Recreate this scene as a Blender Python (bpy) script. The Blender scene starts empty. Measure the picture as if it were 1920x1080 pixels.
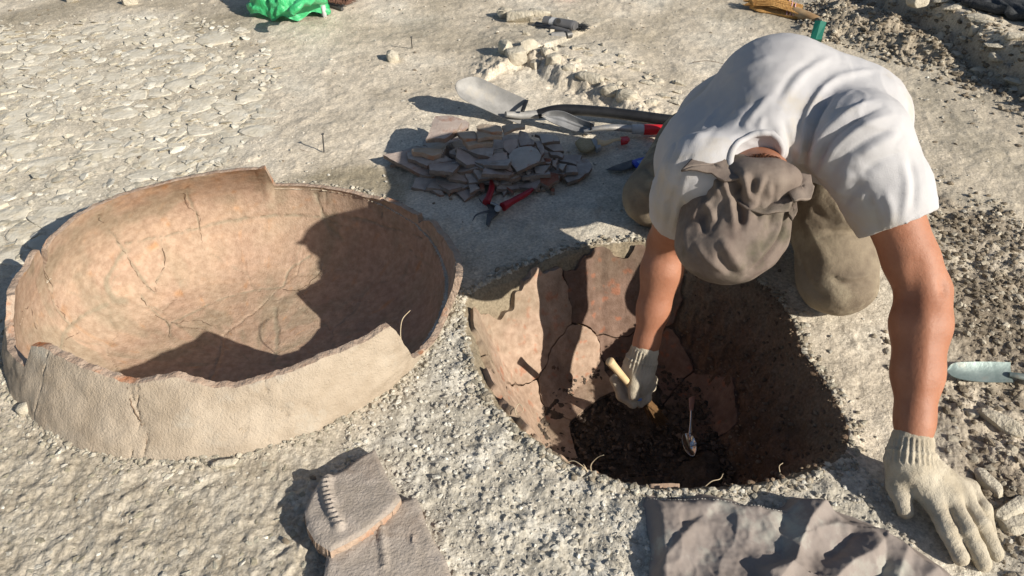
import bpy, math, random
import numpy as np
from mathutils import Vector
sc = bpy.context.scene
R = math.radians
rnd = random.Random(5)
rng = np.random.default_rng(5)

# ------------------------------------------------------------------ camera, sky, sun
CH, CP, CF = 1.10, R(38), 1450.0
cd = bpy.data.cameras.new('camera')
cam = bpy.data.objects.new('camera', cd)
sc.collection.objects.link(cam)
cam.location = (0, 0, CH)
cam.rotation_euler = (R(90) - CP, 0, 0)
cd.sensor_width = 36
cd.lens = CF / 1920 * 36
cd.clip_start = 0.02
cd.clip_end = 600
sc.camera = cam

SUN_EL, SUN_AZ = 28.5, 144.0            # SUN_AZ: direction the shadows run, degrees from +X
world = bpy.data.worlds.new("World")
sc.world = world
world.use_nodes = True
wn = world.node_tree.nodes
sky = wn.new('ShaderNodeTexSky')
sky.sky_type = 'NISHITA'
sky.sun_disc = False
sky.sun_elevation = R(SUN_EL)
sky.sun_rotation = R(90 - (SUN_AZ + 180))
wn['Background'].inputs[1].default_value = 0.056
world.node_tree.links.new(sky.outputs[0], wn['Background'].inputs[0])
ld = bpy.data.lights.new('sun', 'SUN')
ld.energy = 4.6
ld.angle = R(0.5)
ld.color = (1.0, 0.93, 0.82)
sun = bpy.data.objects.new('sun', ld)
sc.collection.objects.link(sun)
sd = Vector((math.cos(R(SUN_AZ)) * math.cos(R(SUN_EL)), math.sin(R(SUN_AZ)) * math.cos(R(SUN_EL)), -math.sin(R(SUN_EL))))
sun.rotation_euler = sd.to_track_quat('-Z', 'Y').to_euler()
sun.location = (2, -2, 3)
sc.view_settings.view_transform = 'Standard'
sc.view_settings.look = 'None'
sc.view_settings.exposure = 0.53
sc.view_settings.gamma = 1

# ------------------------------------------------------------------ pixel <-> world
cp_, sp_ = math.cos(CP), math.sin(CP)
def ray(x, y):
    v = (y - 540) / CF; u = (x - 960) / CF
    return np.array([u, cp_ - v * sp_, -sp_ - v * cp_])
def U(x, y, z=0.0):
    d = ray(x, y); t = (z - CH) / d[2]
    return np.array([d[0] * t, d[1] * t, z])
def pj(P):
    P = np.asarray(P, float); h = CH - P[..., 2]; zc = P[..., 1] * cp_ + h * sp_
    return np.stack([960 + P[..., 0] * CF / zc, 540 + CF * (h * cp_ - P[..., 1] * sp_) / zc], -1)

# ------------------------------------------------------------------ noise
def _h(ix, iy, iz, s):
    h = (ix.astype(np.int64) * 374761393 + iy.astype(np.int64) * 668265263 + iz.astype(np.int64) * 2147483647 + s * 974634777) & 0xFFFFFFFF
    h = ((h ^ (h >> 13)) * 1274126177) & 0xFFFFFFFF
    h = ((h ^ (h >> 16)) * 2246822519) & 0xFFFFFFFF
    return ((h ^ (h >> 15)) & 0xFFFFFF) / float(0x1000000)
def n2(x, y, s=0):
    xi = np.floor(x); yi = np.floor(y); fx = x - xi; fy = y - yi
    ux = fx * fx * fx * (fx * (fx * 6 - 15) + 10); uy = fy * fy * fy * (fy * (fy * 6 - 15) + 10)
    z = np.zeros_like(xi)
    def g(dx, dy):
        a = _h(xi + dx, yi + dy, z, s) * 6.2831853
        return np.cos(a) * (fx - dx) + np.sin(a) * (fy - dy)
    a = g(0, 0) * (1 - ux) + g(1, 0) * ux
    b = g(0, 1) * (1 - ux) + g(1, 1) * ux
    return (a * (1 - uy) + b * uy) * 1.4
def fbm(x, y, s=0, o=4, g=0.5, l=2.03):
    r = 0; a = 1
    for i in range(o):
        r = r + a * n2(x, y, s + i * 17); x = x * l + 3.1; y = y * l + 1.7; a *= g
    return r
def n3(p, s=0):
    i = np.floor(p); f = p - i; u = f * f * (3 - 2 * f)
    r = 0
    for dx in (0, 1):
        for dy in (0, 1):
            for dz in (0, 1):
                w = (u[..., 0] if dx else 1 - u[..., 0]) * (u[..., 1] if dy else 1 - u[..., 1]) * (u[..., 2] if dz else 1 - u[..., 2])
                r = r + w * _h(i[..., 0] + dx, i[..., 1] + dy, i[..., 2] + dz, s)
    return r * 2 - 1
def f3(p, s=0, o=3):
    r = 0; a = 1
    for k in range(o):
        r = r + a * n3(p * (2.1 ** k) + k * 7.3, s + k); a *= .5
    return r
def worley(x, y, s=0):
    xi = np.floor(x); yi = np.floor(y); z = np.zeros_like(xi)
    f1 = np.full(x.shape, 9.); f2_ = np.full(x.shape, 9.); cid = np.zeros(x.shape)
    for dx in (-1, 0, 1):
        for dy in (-1, 0, 1):
            a = xi + dx; b = yi + dy
            d = np.hypot(a + _h(a, b, z, s) - x, b + _h(a, b, z, s + 5) - y)
            m = d < f1
            f2_ = np.where(m, f1, np.minimum(f2_, d)); cid = np.where(m, _h(a, b, z, s + 9), cid); f1 = np.where(m, d, f1)
    return f1, f2_, cid
def sm(a, b, x):
    t = np.clip((x - a) / (b - a), 0, 1); return t * t * (3 - 2 * t)
def seg_d(x, y, pts):
    """distance in plan to a polyline"""
    d = np.full(np.shape(x), 1e9)
    for a, b in zip(pts[:-1], pts[1:]):
        ax, ay, bx, by = a[0], a[1], b[0], b[1]
        L = (bx - ax) ** 2 + (by - ay) ** 2 + 1e-12
        t = np.clip(((x - ax) * (bx - ax) + (y - ay) * (by - ay)) / L, 0, 1)
        d = np.minimum(d, np.hypot(x - ax - t * (bx - ax), y - ay - t * (by - ay)))
    return d
def poly_sd(x, y, P):
    """signed distance to polygon (negative inside)"""
    P = [tuple(p[:2]) for p in P]
    d = seg_d(x, y, P + [P[0]])
    ins = np.zeros(np.shape(x), bool)
    for (x1, y1), (x2, y2) in zip(P, P[1:] + P[:1]):
        c = ((y1 > y) != (y2 > y)) & (x < (x2 - x1) * (y - y1) / (y2 - y1 + 1e-12) + x1)
        ins ^= c
    return np.where(ins, -d, d)
def WP(pts, z=0.0):
    return [U(a, b, z) for a, b in pts]

# ------------------------------------------------------------------ materials
def mat(name, c1, c2=None, scale=20, rough=0.9, bump=0.0, bscale=80, attr=False, c3=None, s3=5, metal=0.0, coat=0, spec=0.3, detail=6, trans=0, sss=0, amt=1.0, b2=0, b2scale=20, fac=(0.35, 0.65)):
    m = bpy.data.materials.new(name); m.use_nodes = True
    N = m.node_tree.nodes; Lk = m.node_tree.links
    b = N['Principled BSDF']
    b.inputs['Roughness'].default_value = rough
    b.inputs['Metallic'].default_value = metal
    b.inputs['Specular IOR Level'].default_value = spec
    if coat: b.inputs['Coat Weight'].default_value = coat
    if sss:
        b.inputs['Subsurface Weight'].default_value = sss
        b.inputs['Subsurface Radius'].default_value = (.01, .004, .002)
        b.inputs['Subsurface Scale'].default_value = 1.0
    tc = N.new('ShaderNodeTexCoord')
    def noise(s, d=detail):
        n = N.new('ShaderNodeTexNoise'); n.inputs['Scale'].default_value = s; n.inputs['Detail'].default_value = d; n.inputs['Roughness'].default_value = .62
        Lk.new(tc.outputs['Object'], n.inputs['Vector']); return n
    def ramp(src, lo, hi):
        r = N.new('ShaderNodeMapRange'); r.inputs[1].default_value = lo; r.inputs[2].default_value = hi
        Lk.new(src, r.inputs[0]); return r.outputs[0]
    def mix(fac, a, bb, mode='MIX'):
        mx = N.new('ShaderNodeMix'); mx.data_type = 'RGBA'; mx.blend_type = mode
        if hasattr(fac, 'links'): Lk.new(fac, mx.inputs[0])
        else: mx.inputs[0].default_value = fac
        for k, v in ((6, a), (7, bb)):
            if hasattr(v, 'links'): Lk.new(v, mx.inputs[k])
            else: mx.inputs[k].default_value = (*v, 1)
        return mx.outputs[2]
    col = None
    if attr:
        at = N.new('ShaderNodeAttribute'); at.attribute_name = 'col'
        col = at.outputs['Color']
        # c1, c2: dark and light multipliers
        g = mix(ramp(noise(scale).outputs[0], *fac), c1, c2 or (1, 1, 1))
        col = mix(1.0, col, g, 'MULTIPLY')
        if c3: col = mix(ramp(noise(s3).outputs[0], .58, .66), col, mix(1.0, col, c3, 'MULTIPLY'))
    else:
        if c2:
            col = mix(ramp(noise(scale).outputs[0], *fac), c1, c2)
            if c3: col = mix(ramp(noise(s3).outputs[0], .55, .68), col, c3)
    if col is not None: Lk.new(col, b.inputs['Base Color'])
    else: b.inputs['Base Color'].default_value = (*c1, 1)
    if bump:
        bp = N.new('ShaderNodeBump'); bp.inputs['Distance'].default_value = bump
        bp.inputs['Strength'].default_value = 1.0
        Lk.new(noise(bscale, 5).outputs[0], bp.inputs['Height']); Lk.new(bp.outputs[0], b.inputs['Normal'])
        if b2:
            b3 = N.new('ShaderNodeBump'); b3.inputs['Distance'].default_value = b2
            Lk.new(noise(b2scale, 4).outputs[0], b3.inputs['Height']); Lk.new(bp.outputs[0], b3.inputs['Normal']); Lk.new(b3.outputs[0], b.inputs['Normal'])
    return m

M = {}
M['ground'] = mat('dry_earth', (.72, .71, .69), (1.17, 1.17, 1.17), 150, .95, .002, 260, attr=True, b2=.0022, b2scale=90, spec=.15)
M['gravel'] = mat('gravel_clods', (.75, .74, .72), (1.15, 1.15, 1.15), 60, .95, .002, 300, attr=True, spec=.15)
M['stone'] = mat('limestone', (.52, .475, .38), (.64, .60, .51), 22, .9, .004, 70, c3=(.52, .45, .33), s3=9, spec=.2)
M['rock'] = mat('rough_limestone', (.44, .395, .31), (.60, .55, .45), 30, .95, .008, 90, c3=(.38, .33, .24), s3=18, spec=.15)
M['jar_in'] = mat('fired_clay_inside', (.80, .77, .74), (1.10, 1.10, 1.10), 60, .95, .0018, 200, attr=True, b2=.0012, b2scale=40, spec=.1)
M['jar_out'] = mat('fired_clay_outside', (.36, .295, .225), (.45, .38, .30), 12, .95, .0025, 260, c3=(.45, .42, .36), s3=5, b2=.003, b2scale=45, spec=.1)
M['jar_edge'] = mat('broken_clay_edge', (.38, .27, .20), (.46, .36, .28), 40, .95, .006, 90, c3=(.45, .18, .08), s3=11, spec=.1)
M['sherd'] = mat('grey_brown_clay', (.35, .305, .27), (.50, .45, .405), 30, .93, .002, 200, c3=(.30, .235, .19), s3=20, spec=.15)
M['sherd_pink'] = mat('pinkish_clay', (.40, .32, .275), (.50, .42, .365), 30, .93, .002, 200, c3=(.36, .22, .17), s3=20, spec=.15)
M['sherd_white'] = mat('chalky_clay', (.42, .39, .35), (.5, .47, .43), 30, .93, .003, 150, c3=(.34, .11, .045), s3=24, spec=.15)
M['sherd_tan'] = mat('tan_clay', (.42, .33, .24), (.5, .42, .33), 30, .93, .002, 200, spec=.15)
M['sherd_red'] = mat('red_core_clay', (.25, .085, .05), (.33, .16, .11), 35, .93, .003, 150, spec=.15)
M['skin'] = mat('tanned_skin', (.31, .13, .072), (.38, .175, .105), 18, .56, .0004, 500, b2=.0008, b2scale=130, sss=.08, spec=.4)
M['hair'] = mat('brown_hair', (.10, .035, .015), (.16, .06, .025), 90, .6, .002, 300)
M['shirt'] = mat('white_cotton', (.42, .412, .418), (.48, .475, .485), 6, .9, .0008, 500, c3=(.45, .405, .34), s3=4.4, spec=.1)
M['cap'] = mat('camouflage_cap_cloth', (.14, .108, .092), (.225, .185, .155), 14, .9, .0006, 700, c3=(.105, .092, .068), s3=9, spec=.15, b2=.0025, b2scale=26)
M['trousers'] = mat('camouflage_trousers', (.17, .135, .10), (.30, .25, .18), 11, .9, .0007, 600, c3=(.40, .345, .25), s3=8, b2=.004, b2scale=22, spec=.15)
M['jacket'] = mat('camouflage_jacket', (.225, .188, .165), (.30, .262, .238), 9, .85, .0005, 700, c3=(.385, .38, .33), s3=9, spec=.2)
M['glove'] = mat('knitted_cotton', (.43, .375, .285), (.54, .485, .385), 30, .95, .0022, 380, c3=(.36, .31, .235), s3=16, spec=.1)
M['steel'] = mat('worn_steel', (.30, .30, .30), (.44, .44, .44), 30, .5, .0006, 120, metal=.6, c3=(.5, .46, .4), s3=12)
M['steel_dusty'] = mat('dusty_steel', (.25, .245, .235), (.36, .35, .335), 26, .65, .0006, 120, metal=.15, c3=(.40, .37, .32), s3=12)
M['steel_dark'] = mat('dark_steel', (.10, .10, .10), (.16, .155, .15), 40, .5, .001, 120, metal=.6)
M['black'] = mat('black_plastic', (.012, .012, .013), (.02, .02, .021), 40, .35, .0004, 200, spec=.5)
M['greyp'] = mat('grey_plastic', (.09, .09, .095), (.12, .12, .125), 30, .45)
M['lightgrey'] = mat('light_grey_plastic', (.42, .42, .42), (.5, .5, .5), 30, .5)
M['red'] = mat('red_plastic', (.50, .012, .018), (.58, .02, .025), 30, .35, coat=.2, spec=.5)
M['darkred'] = mat('dark_red_grip', (.26, .010, .018), (.32, .016, .025), 30, .4, spec=.5)
M['blue'] = mat('blue_plastic', (.012, .045, .42), (.02, .06, .5), 30, .4, spec=.5)
M['paleblue'] = mat('pale_blue_print', (.2, .35, .75), None, rough=.5)
M['wood'] = mat('pale_wood', (.56, .40, .22), (.64, .48, .28), 30, .55, .0006, 80)
M['bristle'] = mat('pale_bristle', (.34, .27, .15), (.46, .38, .24), 200, .8, .003, 350)
M['bristle_brown'] = mat('brown_bristle', (.14, .075, .03), (.20, .11, .045), 200, .8, .003, 350)
M['bristle_black'] = mat('black_bristle', (.03, .032, .036), (.08, .085, .09), 200, .8, .004, 300)
M['straw'] = mat('broom_straw', (.40, .21, .065), (.56, .33, .12), 60, .8, .004, 160)
M['cane'] = mat('cane_handle', (.26, .15, .07), (.45, .32, .18), 25, .6, .001, 90)
M['thread'] = mat('pink_thread', (.65, .38, .42), None)
M['greenp'] = mat('green_painted_wood', (.012, .13, .095), (.02, .17, .12), 30, .5)
M['bag'] = mat('green_polythene', (.04, .50, .16), (.12, .66, .30), 10, .32, .008, 38, spec=.5, b2=.01, b2scale=16)
N_ = M['bag'].node_tree.nodes; N_['Principled BSDF'].inputs['Transmission Weight'].default_value = .25
M['trowel'] = mat('blue_green_metal', (.19, .245, .235), (.27, .325, .31), 40, .45, .0008, 90, metal=.35, c3=(.30, .29, .25), s3=24)
M['spoon'] = mat('spoon_steel', (.7, .7, .7), None, rough=.12, metal=1.0)
M['copper'] = mat('worn_spoon_handle', (.55, .30, .24), (.6, .4, .33), 30, .4, metal=.6)
M['root'] = mat('dry_root', (.42, .33, .21), (.55, .46, .33), 60, .9)
M['dark_root'] = mat('dark_root', (.13, .09, .06), (.2, .14, .1), 60, .9)
M['seam'] = mat('seam_thread', (.5, .48, .44), None)
M['fur'] = mat('brown_fur_brush', (.09, .045, .03), (.18, .10, .07), 200, .8, .004, 200)

# ------------------------------------------------------------------ object helpers
def empty(name, loc=(0, 0, 0)):
    o = bpy.data.objects.new(name, None); o.location = [float(v) for v in loc]; o.empty_display_size = .05
    sc.collection.objects.link(o); return o
def tag(o, label=None, cat=None, group=None, kind=None):
    if label: o['label'] = label
    if cat: o['category'] = cat
    if group: o['group'] = group
    if kind: o['kind'] = kind
    return o
def mk(name, V, F, m, parent=None, smooth=True, midx=None, col=None, origin=None, auto=None):
    V = np.asarray(V, np.float64)
    if origin is None:
        origin = V.mean(0) if parent is None else np.zeros(3)
        if parent is None: origin[2] = V[:, 2].min()
    base = np.asarray(parent.location) if parent is not None else np.zeros(3)
    if parent is not None and parent.parent is not None: base = base + np.asarray(parent.parent.location)
    org = np.asarray(origin, float) if parent is None else base
    me = bpy.data.meshes.new(name)
    if isinstance(F, np.ndarray):
        nf, k = F.shape
        me.vertices.add(len(V)); me.vertices.foreach_set('co', (V - org).astype(np.float32).ravel())
        me.loops.add(nf * k); me.loops.foreach_set('vertex_index', F.astype(np.int32).ravel())
        me.polygons.add(nf); me.polygons.foreach_set('loop_start', np.arange(0, nf * k, k, dtype=np.int32))
        me.update(calc_edges=True)
    else:
        me.from_pydata([tuple(v) for v in (V - org)], [], [tuple(int(i) for i in f) for f in F])
        me.update()
    for mm in (m if isinstance(m, (list, tuple)) else [m]): me.materials.append(mm)
    if midx is not None: me.polygons.foreach_set('material_index', np.asarray(midx, np.int32))
    me.polygons.foreach_set('use_smooth', np.full(len(me.polygons), bool(smooth)))
    if col is not None:
        a = me.attributes.new('col', 'FLOAT_COLOR', 'POINT')
        c = np.ones((len(V), 4), np.float32); c[:, :3] = col; a.data.foreach_set('color', c.ravel())
    me.validate()
    o = bpy.data.objects.new(name, me); sc.collection.objects.link(o)
    if parent is None: o.location = org
    else: o.parent = parent
    if auto and smooth:
        try: me.set_sharp_from_angle(angle=R(auto))
        except Exception: pass
    return o

def frames(P):
    P = np.asarray(P, float); T = np.gradient(P, axis=0); T /= np.linalg.norm(T, axis=1)[:, None] + 1e-12
    up = np.array([0, 0, 1.]) if abs(T[0][2]) < .8 else np.array([0, 1., 0])
    out = []; n = np.cross(up, T[0]); n /= np.linalg.norm(n)
    for t in T:
        n = n - t * np.dot(n, t); n /= np.linalg.norm(n) + 1e-12; out.append((t, n, np.cross(t, n)))
    return out
def tube(P, r, n=10, flat=1.0, cap=True):
    P = np.asarray(P, float); r = np.broadcast_to(r, (len(P),)); V = []; F = []
    for (t, a, b), p, rr in zip(frames(P), P, r):
        for k in range(n):
            w = 2 * math.pi * k / n; V.append(p + rr * (math.cos(w) * a + math.sin(w) * b * flat))
    for i in range(len(P) - 1):
        for k in range(n):
            F.append((i * n + k, i * n + (k + 1) % n, (i + 1) * n + (k + 1) % n, (i + 1) * n + k))
    if cap: F.append(tuple(range(n))[::-1]); F.append(tuple((len(P) - 1) * n + k for k in range(n)))
    return np.array(V), F
def spline(P, n=8):
    P = np.asarray(P, float); out = []
    Q = np.vstack([2 * P[0] - P[1], P, 2 * P[-1] - P[-2]])
    for i in range(1, len(Q) - 2):
        for t in np.linspace(0, 1, n, endpoint=False):
            a, b, c, d = Q[i - 1:i + 3]
            out.append(.5 * ((2 * b) + (-a + c) * t + (2 * a - 5 * b + 4 * c - d) * t * t + (-a + 3 * b - 3 * c + d) * t ** 3))
    out.append(P[-1]); return np.array(out)
def join(parts):
    V = []; F = []; n = 0
    for v, f in parts:
        V.append(np.asarray(v)); F += [tuple(i + n for i in q) for q in f]; n += len(v)
    return np.vstack(V), F
def gridmesh(P):
    """P: (m,n,3) -> open grid"""
    m_, n_ = P.shape[:2]; i = np.arange(m_ * n_).reshape(m_, n_)
    F = np.stack([i[:-1, :-1], i[:-1, 1:], i[1:, 1:], i[1:, :-1]], -1).reshape(-1, 4)
    return P.reshape(-1, 3), F
def thickgrid(P, th, nrm=None):
    """a grid given thickness th downwards (or along nrm)"""
    m_, n_ = P.shape[:2]
    if nrm is None:
        du = np.gradient(P, axis=0); dv = np.gradient(P, axis=1); nrm = np.cross(du, dv); nrm /= np.linalg.norm(nrm, axis=-1, keepdims=True) + 1e-12
        if nrm[..., 2].mean() > 0: nrm = -nrm
    Q = P + nrm * th
    i = np.arange(m_ * n_).reshape(m_, n_); j = i + m_ * n_
    F = [np.stack([i[:-1, :-1], i[:-1, 1:], i[1:, 1:], i[1:, :-1]], -1).reshape(-1, 4), np.stack([j[:-1, :-1], j[1:, :-1], j[1:, 1:], j[:-1, 1:]], -1).reshape(-1, 4)]
    ring = np.concatenate([i[0, :], i[1:, -1], i[-1, -2::-1], i[-2:0:-1, 0]])
    r2 = np.roll(ring, -1); k = m_ * n_
    F.append(np.stack([ring, ring + k, r2 + k, r2], -1))
    return np.vstack([P.reshape(-1, 3), Q.reshape(-1, 3)]), np.vstack(F)
def on_plane(x, y, c, g):
    """pixel ray against the plane z = c.z + g.(xy-c.xy)"""
    d = ray(x, y)
    t = (c[2] - g[0] * c[0] - g[1] * c[1] - CH) / (d[2] - g[0] * d[0] - g[1] * d[1])
    return np.array([0, 0, CH]) + d * t
def slab(poly, z=0.01, th=0.01, tilt=(0, 0), curve=0.0, jag=0.0, seed=0, bevel=0.0, sub=1, dome=0.0):
    """flat irregular piece traced at its own height, with thickness and broken edge"""
    r = random.Random(seed)
    c = np.mean([U(a, b, z) for a, b in poly], 0)
    P = [on_plane(a, b, c, tilt) for a, b in poly]
    if jag:
        Q = []
        for a, b in zip(P, P[1:] + P[:1]):
            L = np.linalg.norm(b - a); k = max(1, int(L / (jag * 6)))
            for i in range(k):
                q = a + (b - a) * i / k
                if i: q = q + np.array([r.uniform(-1, 1), r.uniform(-1, 1), 0]) * jag
                Q.append(q)
        P = Q
    P = np.array(P); n = len(P)
    nrm = np.array([-tilt[0], -tilt[1], 1.]); nrm /= np.linalg.norm(nrm)
    cc = P.mean(0); V = []; F = []
    bv = bevel or th * .12
    def sh(k, dz):
        Q = cc + (P - cc) * k + nrm * dz
        return Q
    ext = np.linalg.norm(P - cc, axis=1).max() + 1e-9
    def crv(Q):
        if curve or dome:
            rr = np.linalg.norm(Q - cc, axis=1) / ext
            Q = Q + nrm * (-(curve + dome) * rr ** 2)[:, None]
        return Q
    k1 = 1 - bv / ext
    rings = [crv(sh(.45, 0)), crv(sh(k1, 0)), crv(sh(1, -bv)), crv(sh(1, -th + bv)), crv(sh(k1, -th))]
    rings[3] = rings[3] + np.array([[r.uniform(-1, 1) * th * .12, r.uniform(-1, 1) * th * .12, 0] for _ in range(n)])
    V = [crv(cc[None])] + rings
    V = np.vstack(V)
    for k in range(n): F.append((0, 1 + k, 1 + (k + 1) % n))
    for i in range(4):
        a = 1 + i * n
        for k in range(n): F.append((a + k, a + n + k, a + n + (k + 1) % n, a + (k + 1) % n))
    a = 1 + 4 * n
    F.append(tuple(a + k for k in range(n)))
    # orient: top must face up
    A = sum(P[i][0] * P[(i + 1) % n][1] - P[(i + 1) % n][0] * P[i][1] for i in range(n))
    if A < 0: F = [f[::-1] for f in F]
    F = [f[::-1] if len(f) == n and i == len(F) - 1 and n > 4 else f for i, f in enumerate(F)]
    return V, F

# ------------------------------------------------------------------ ground heights
PIT_C = np.array([.27, 1.20]); PIT_D = .30
pit_px = [(870, 560), (872, 600), (882, 650), (905, 720), (930, 760), (960, 795), (1020, 842), (1110, 888), (1200, 915), (1330, 917), (1450, 903), (1530, 880), (1590, 850), (1592, 800), (1548, 720), (1500, 650), (1480, 590), (1440, 540), (1330, 488), (1210, 452), (1110, 458), (1030, 484), (960, 512), (905, 542)]
pit_w = np.array([p[:2] for p in WP(pit_px)])
_th = np.arctan2(pit_w[:, 1] - PIT_C[1], pit_w[:, 0] - PIT_C[0]); _r = np.hypot(pit_w[:, 1] - PIT_C[1], pit_w[:, 0] - PIT_C[0])
_o = np.argsort(_th); _th = _th[_o]; _r = _r[_o]
_T = np.concatenate([_th - 2 * np.pi, _th, _th + 2 * np.pi]); _R = np.concatenate([_r] * 3)
def pit_r(th):
    base = (np.interp(th, _T, _R) + np.interp(th + .06, _T, _R) + np.interp(th - .06, _T, _R)) / 3
    return base + .003 * n2(np.cos(th) * 9, np.sin(th) * 9, 95) + .0012 * n2(np.cos(th) * 28, np.sin(th) * 28, 96)
def pit_slope(th):
    """how far in the wall runs before the floor: gentle on the right (bare earth), steeper elsewhere"""
    a = np.cos(th - R(-15))
    return .36 + .11 * np.clip(a, 0, 1) + .14 * np.clip(-a, 0, 1)
def pit_xyz(th, t):
    """t in [0,1] centre -> rim"""
    r = pit_r(th); wdt = pit_slope(th)
    ft = .42
    k = np.clip((t - ft) / (1 - ft), 0, 1)
    rho = np.where(t < ft, t / ft * (1 - wdt), (1 - wdt) + wdt * k)
    zf = -PIT_D - .012 + .012 * (t / ft) ** 2
    zw = -PIT_D + PIT_D * (1 - (1 - k) ** 1.75) if False else -PIT_D * (1 - k ** 1.35 * (.55 + .45 * k ** 2)) 
    zw = -PIT_D * (1 - np.where(k < .92, k ** 1.55 * .97 / .92 ** 1.55, .97 + (k - .92) / .08 * .03))
    z = np.where(t < ft, zf, zw)
    x = PIT_C[0] + rho * r * np.cos(th); y = PIT_C[1] + rho * r * np.sin(th)
    return x, y, z, k
RIMDBG = False
JC0 = np.array([-.620, 1.388]); JR0 = .4785
JC1 = np.array([-.575, 1.368]); JR1 = .475; JRY = .391        # at z = .12
def jar_cr(z):
    k = np.asarray(z / .12)
    return JC0 + (JC1 - JC0) * k[..., None], np.stack([JR0 + (JR1 - JR0) * k, JR0 + (JRY - JR0) * k], -1)

zone = {}
zone['pave'] = WP([(-200, 30), (60, 62), (300, 40), (430, 70), (490, 150), (480, 230), (440, 290), (300, 345), (180, 390), (60, 480), (-200, 640)])
zone['pebble'] = WP([(870, 540), (885, 620), (880, 720), (960, 810), (1100, 905), (1250, 935), (1600, 900), (1700, 1000), (1800, 1200), (560, 1200), (640, 860), (760, 740), (840, 620)])
zone['flake'] = WP([(-100, 700), (40, 790), (250, 870), (500, 850), (640, 800), (660, 900), (560, 1150), (-100, 1150)])
zone['loose'] = WP([(1640, 330), (1760, 360), (1960, 460), (1960, 1100), (1780, 900), (1730, 700), (1760, 560)])
zone['heap'] = WP([(1500, 60), (1540, 10), (1640, 30), (1780, 90), (1800, 130), (1680, 110), (1600, 80)])
zone['olive_flat'] = WP([(540, 330), (700, 310), (790, 340), (760, 380), (640, 365)])
ridge = WP([(945, 135), (985, 115), (1060, 160), (1130, 190), (1200, 225), (1330, 250)])
ledge = WP([(1540, -30), (1690, 40), (1780, 95), (1850, 135), (1990, 215)])
def side(x, y, pts):
    """signed offset from a polyline: positive = above/right of its direction"""
    best = np.full(np.shape(x), 1e9); sg = np.zeros(np.shape(x))
    for a, b in zip(pts[:-1], pts[1:]):
        ax, ay, bx, by = a[0], a[1], b[0], b[1]; L = (bx - ax) ** 2 + (by - ay) ** 2
        t = np.clip(((x - ax) * (bx - ax) + (y - ay) * (by - ay)) / L, 0, 1)
        d = np.hypot(x - ax - t * (bx - ax), y - ay - t * (by - ay))
        s = np.sign((bx - ax) * (y - ay) - (by - ay) * (x - ax))
        m = d < best; best = np.where(m, d, best); sg = np.where(m, s, sg)
    return best * sg
def base_h(x, y):
    """large shapes of the ground without fine relief or the pit"""
    near = np.exp(-((np.maximum(np.abs(x) - 4, 0) + np.maximum(np.abs(y - 2) - 4, 0)) / 6.) ** 2)
    h = .012 * fbm(x * 1.3, y * 1.3, 3, 2) + .004 * n2(x * 6, y * 6, 9)
    h = h * sm(0.02, .35, np.minimum(np.abs(np.hypot(x - JC0[0], y - JC0[1]) - JR0 + .03), 1)) * .8
    sr = side(x, y, ridge); dr = seg_d(x, y, ridge)
    wob = .02 * fbm(x * 9, y * 9, 31, 3)
    h = h + .042 * sm(-.03, .045, sr + wob) * np.exp(-np.clip(sr, 0, 9) / .22) * sm(1.6, .2, dr) * sm(U(1330, 250)[0] - .02, U(1330, 250)[0] - .28, x) * sm(-.16, .05, x - U(945, 140)[0])
    sl = side(x, y, ledge); w2 = .03 * fbm(x * 7, y * 7, 41, 3)
    h = h + .12 * sm(-.02, .05, sl + w2) * np.exp(-((np.clip(y - 3.6, 0, 99) + np.clip(x - 3, 0, 99)) / 5) ** 2)
    hd = poly_sd(x, y, zone['heap'])
    h = h + .05 * sm(.06, -.14, hd) * (1 + .5 * fbm(x * 6, y * 6, 51, 2))
    return h * near
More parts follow.
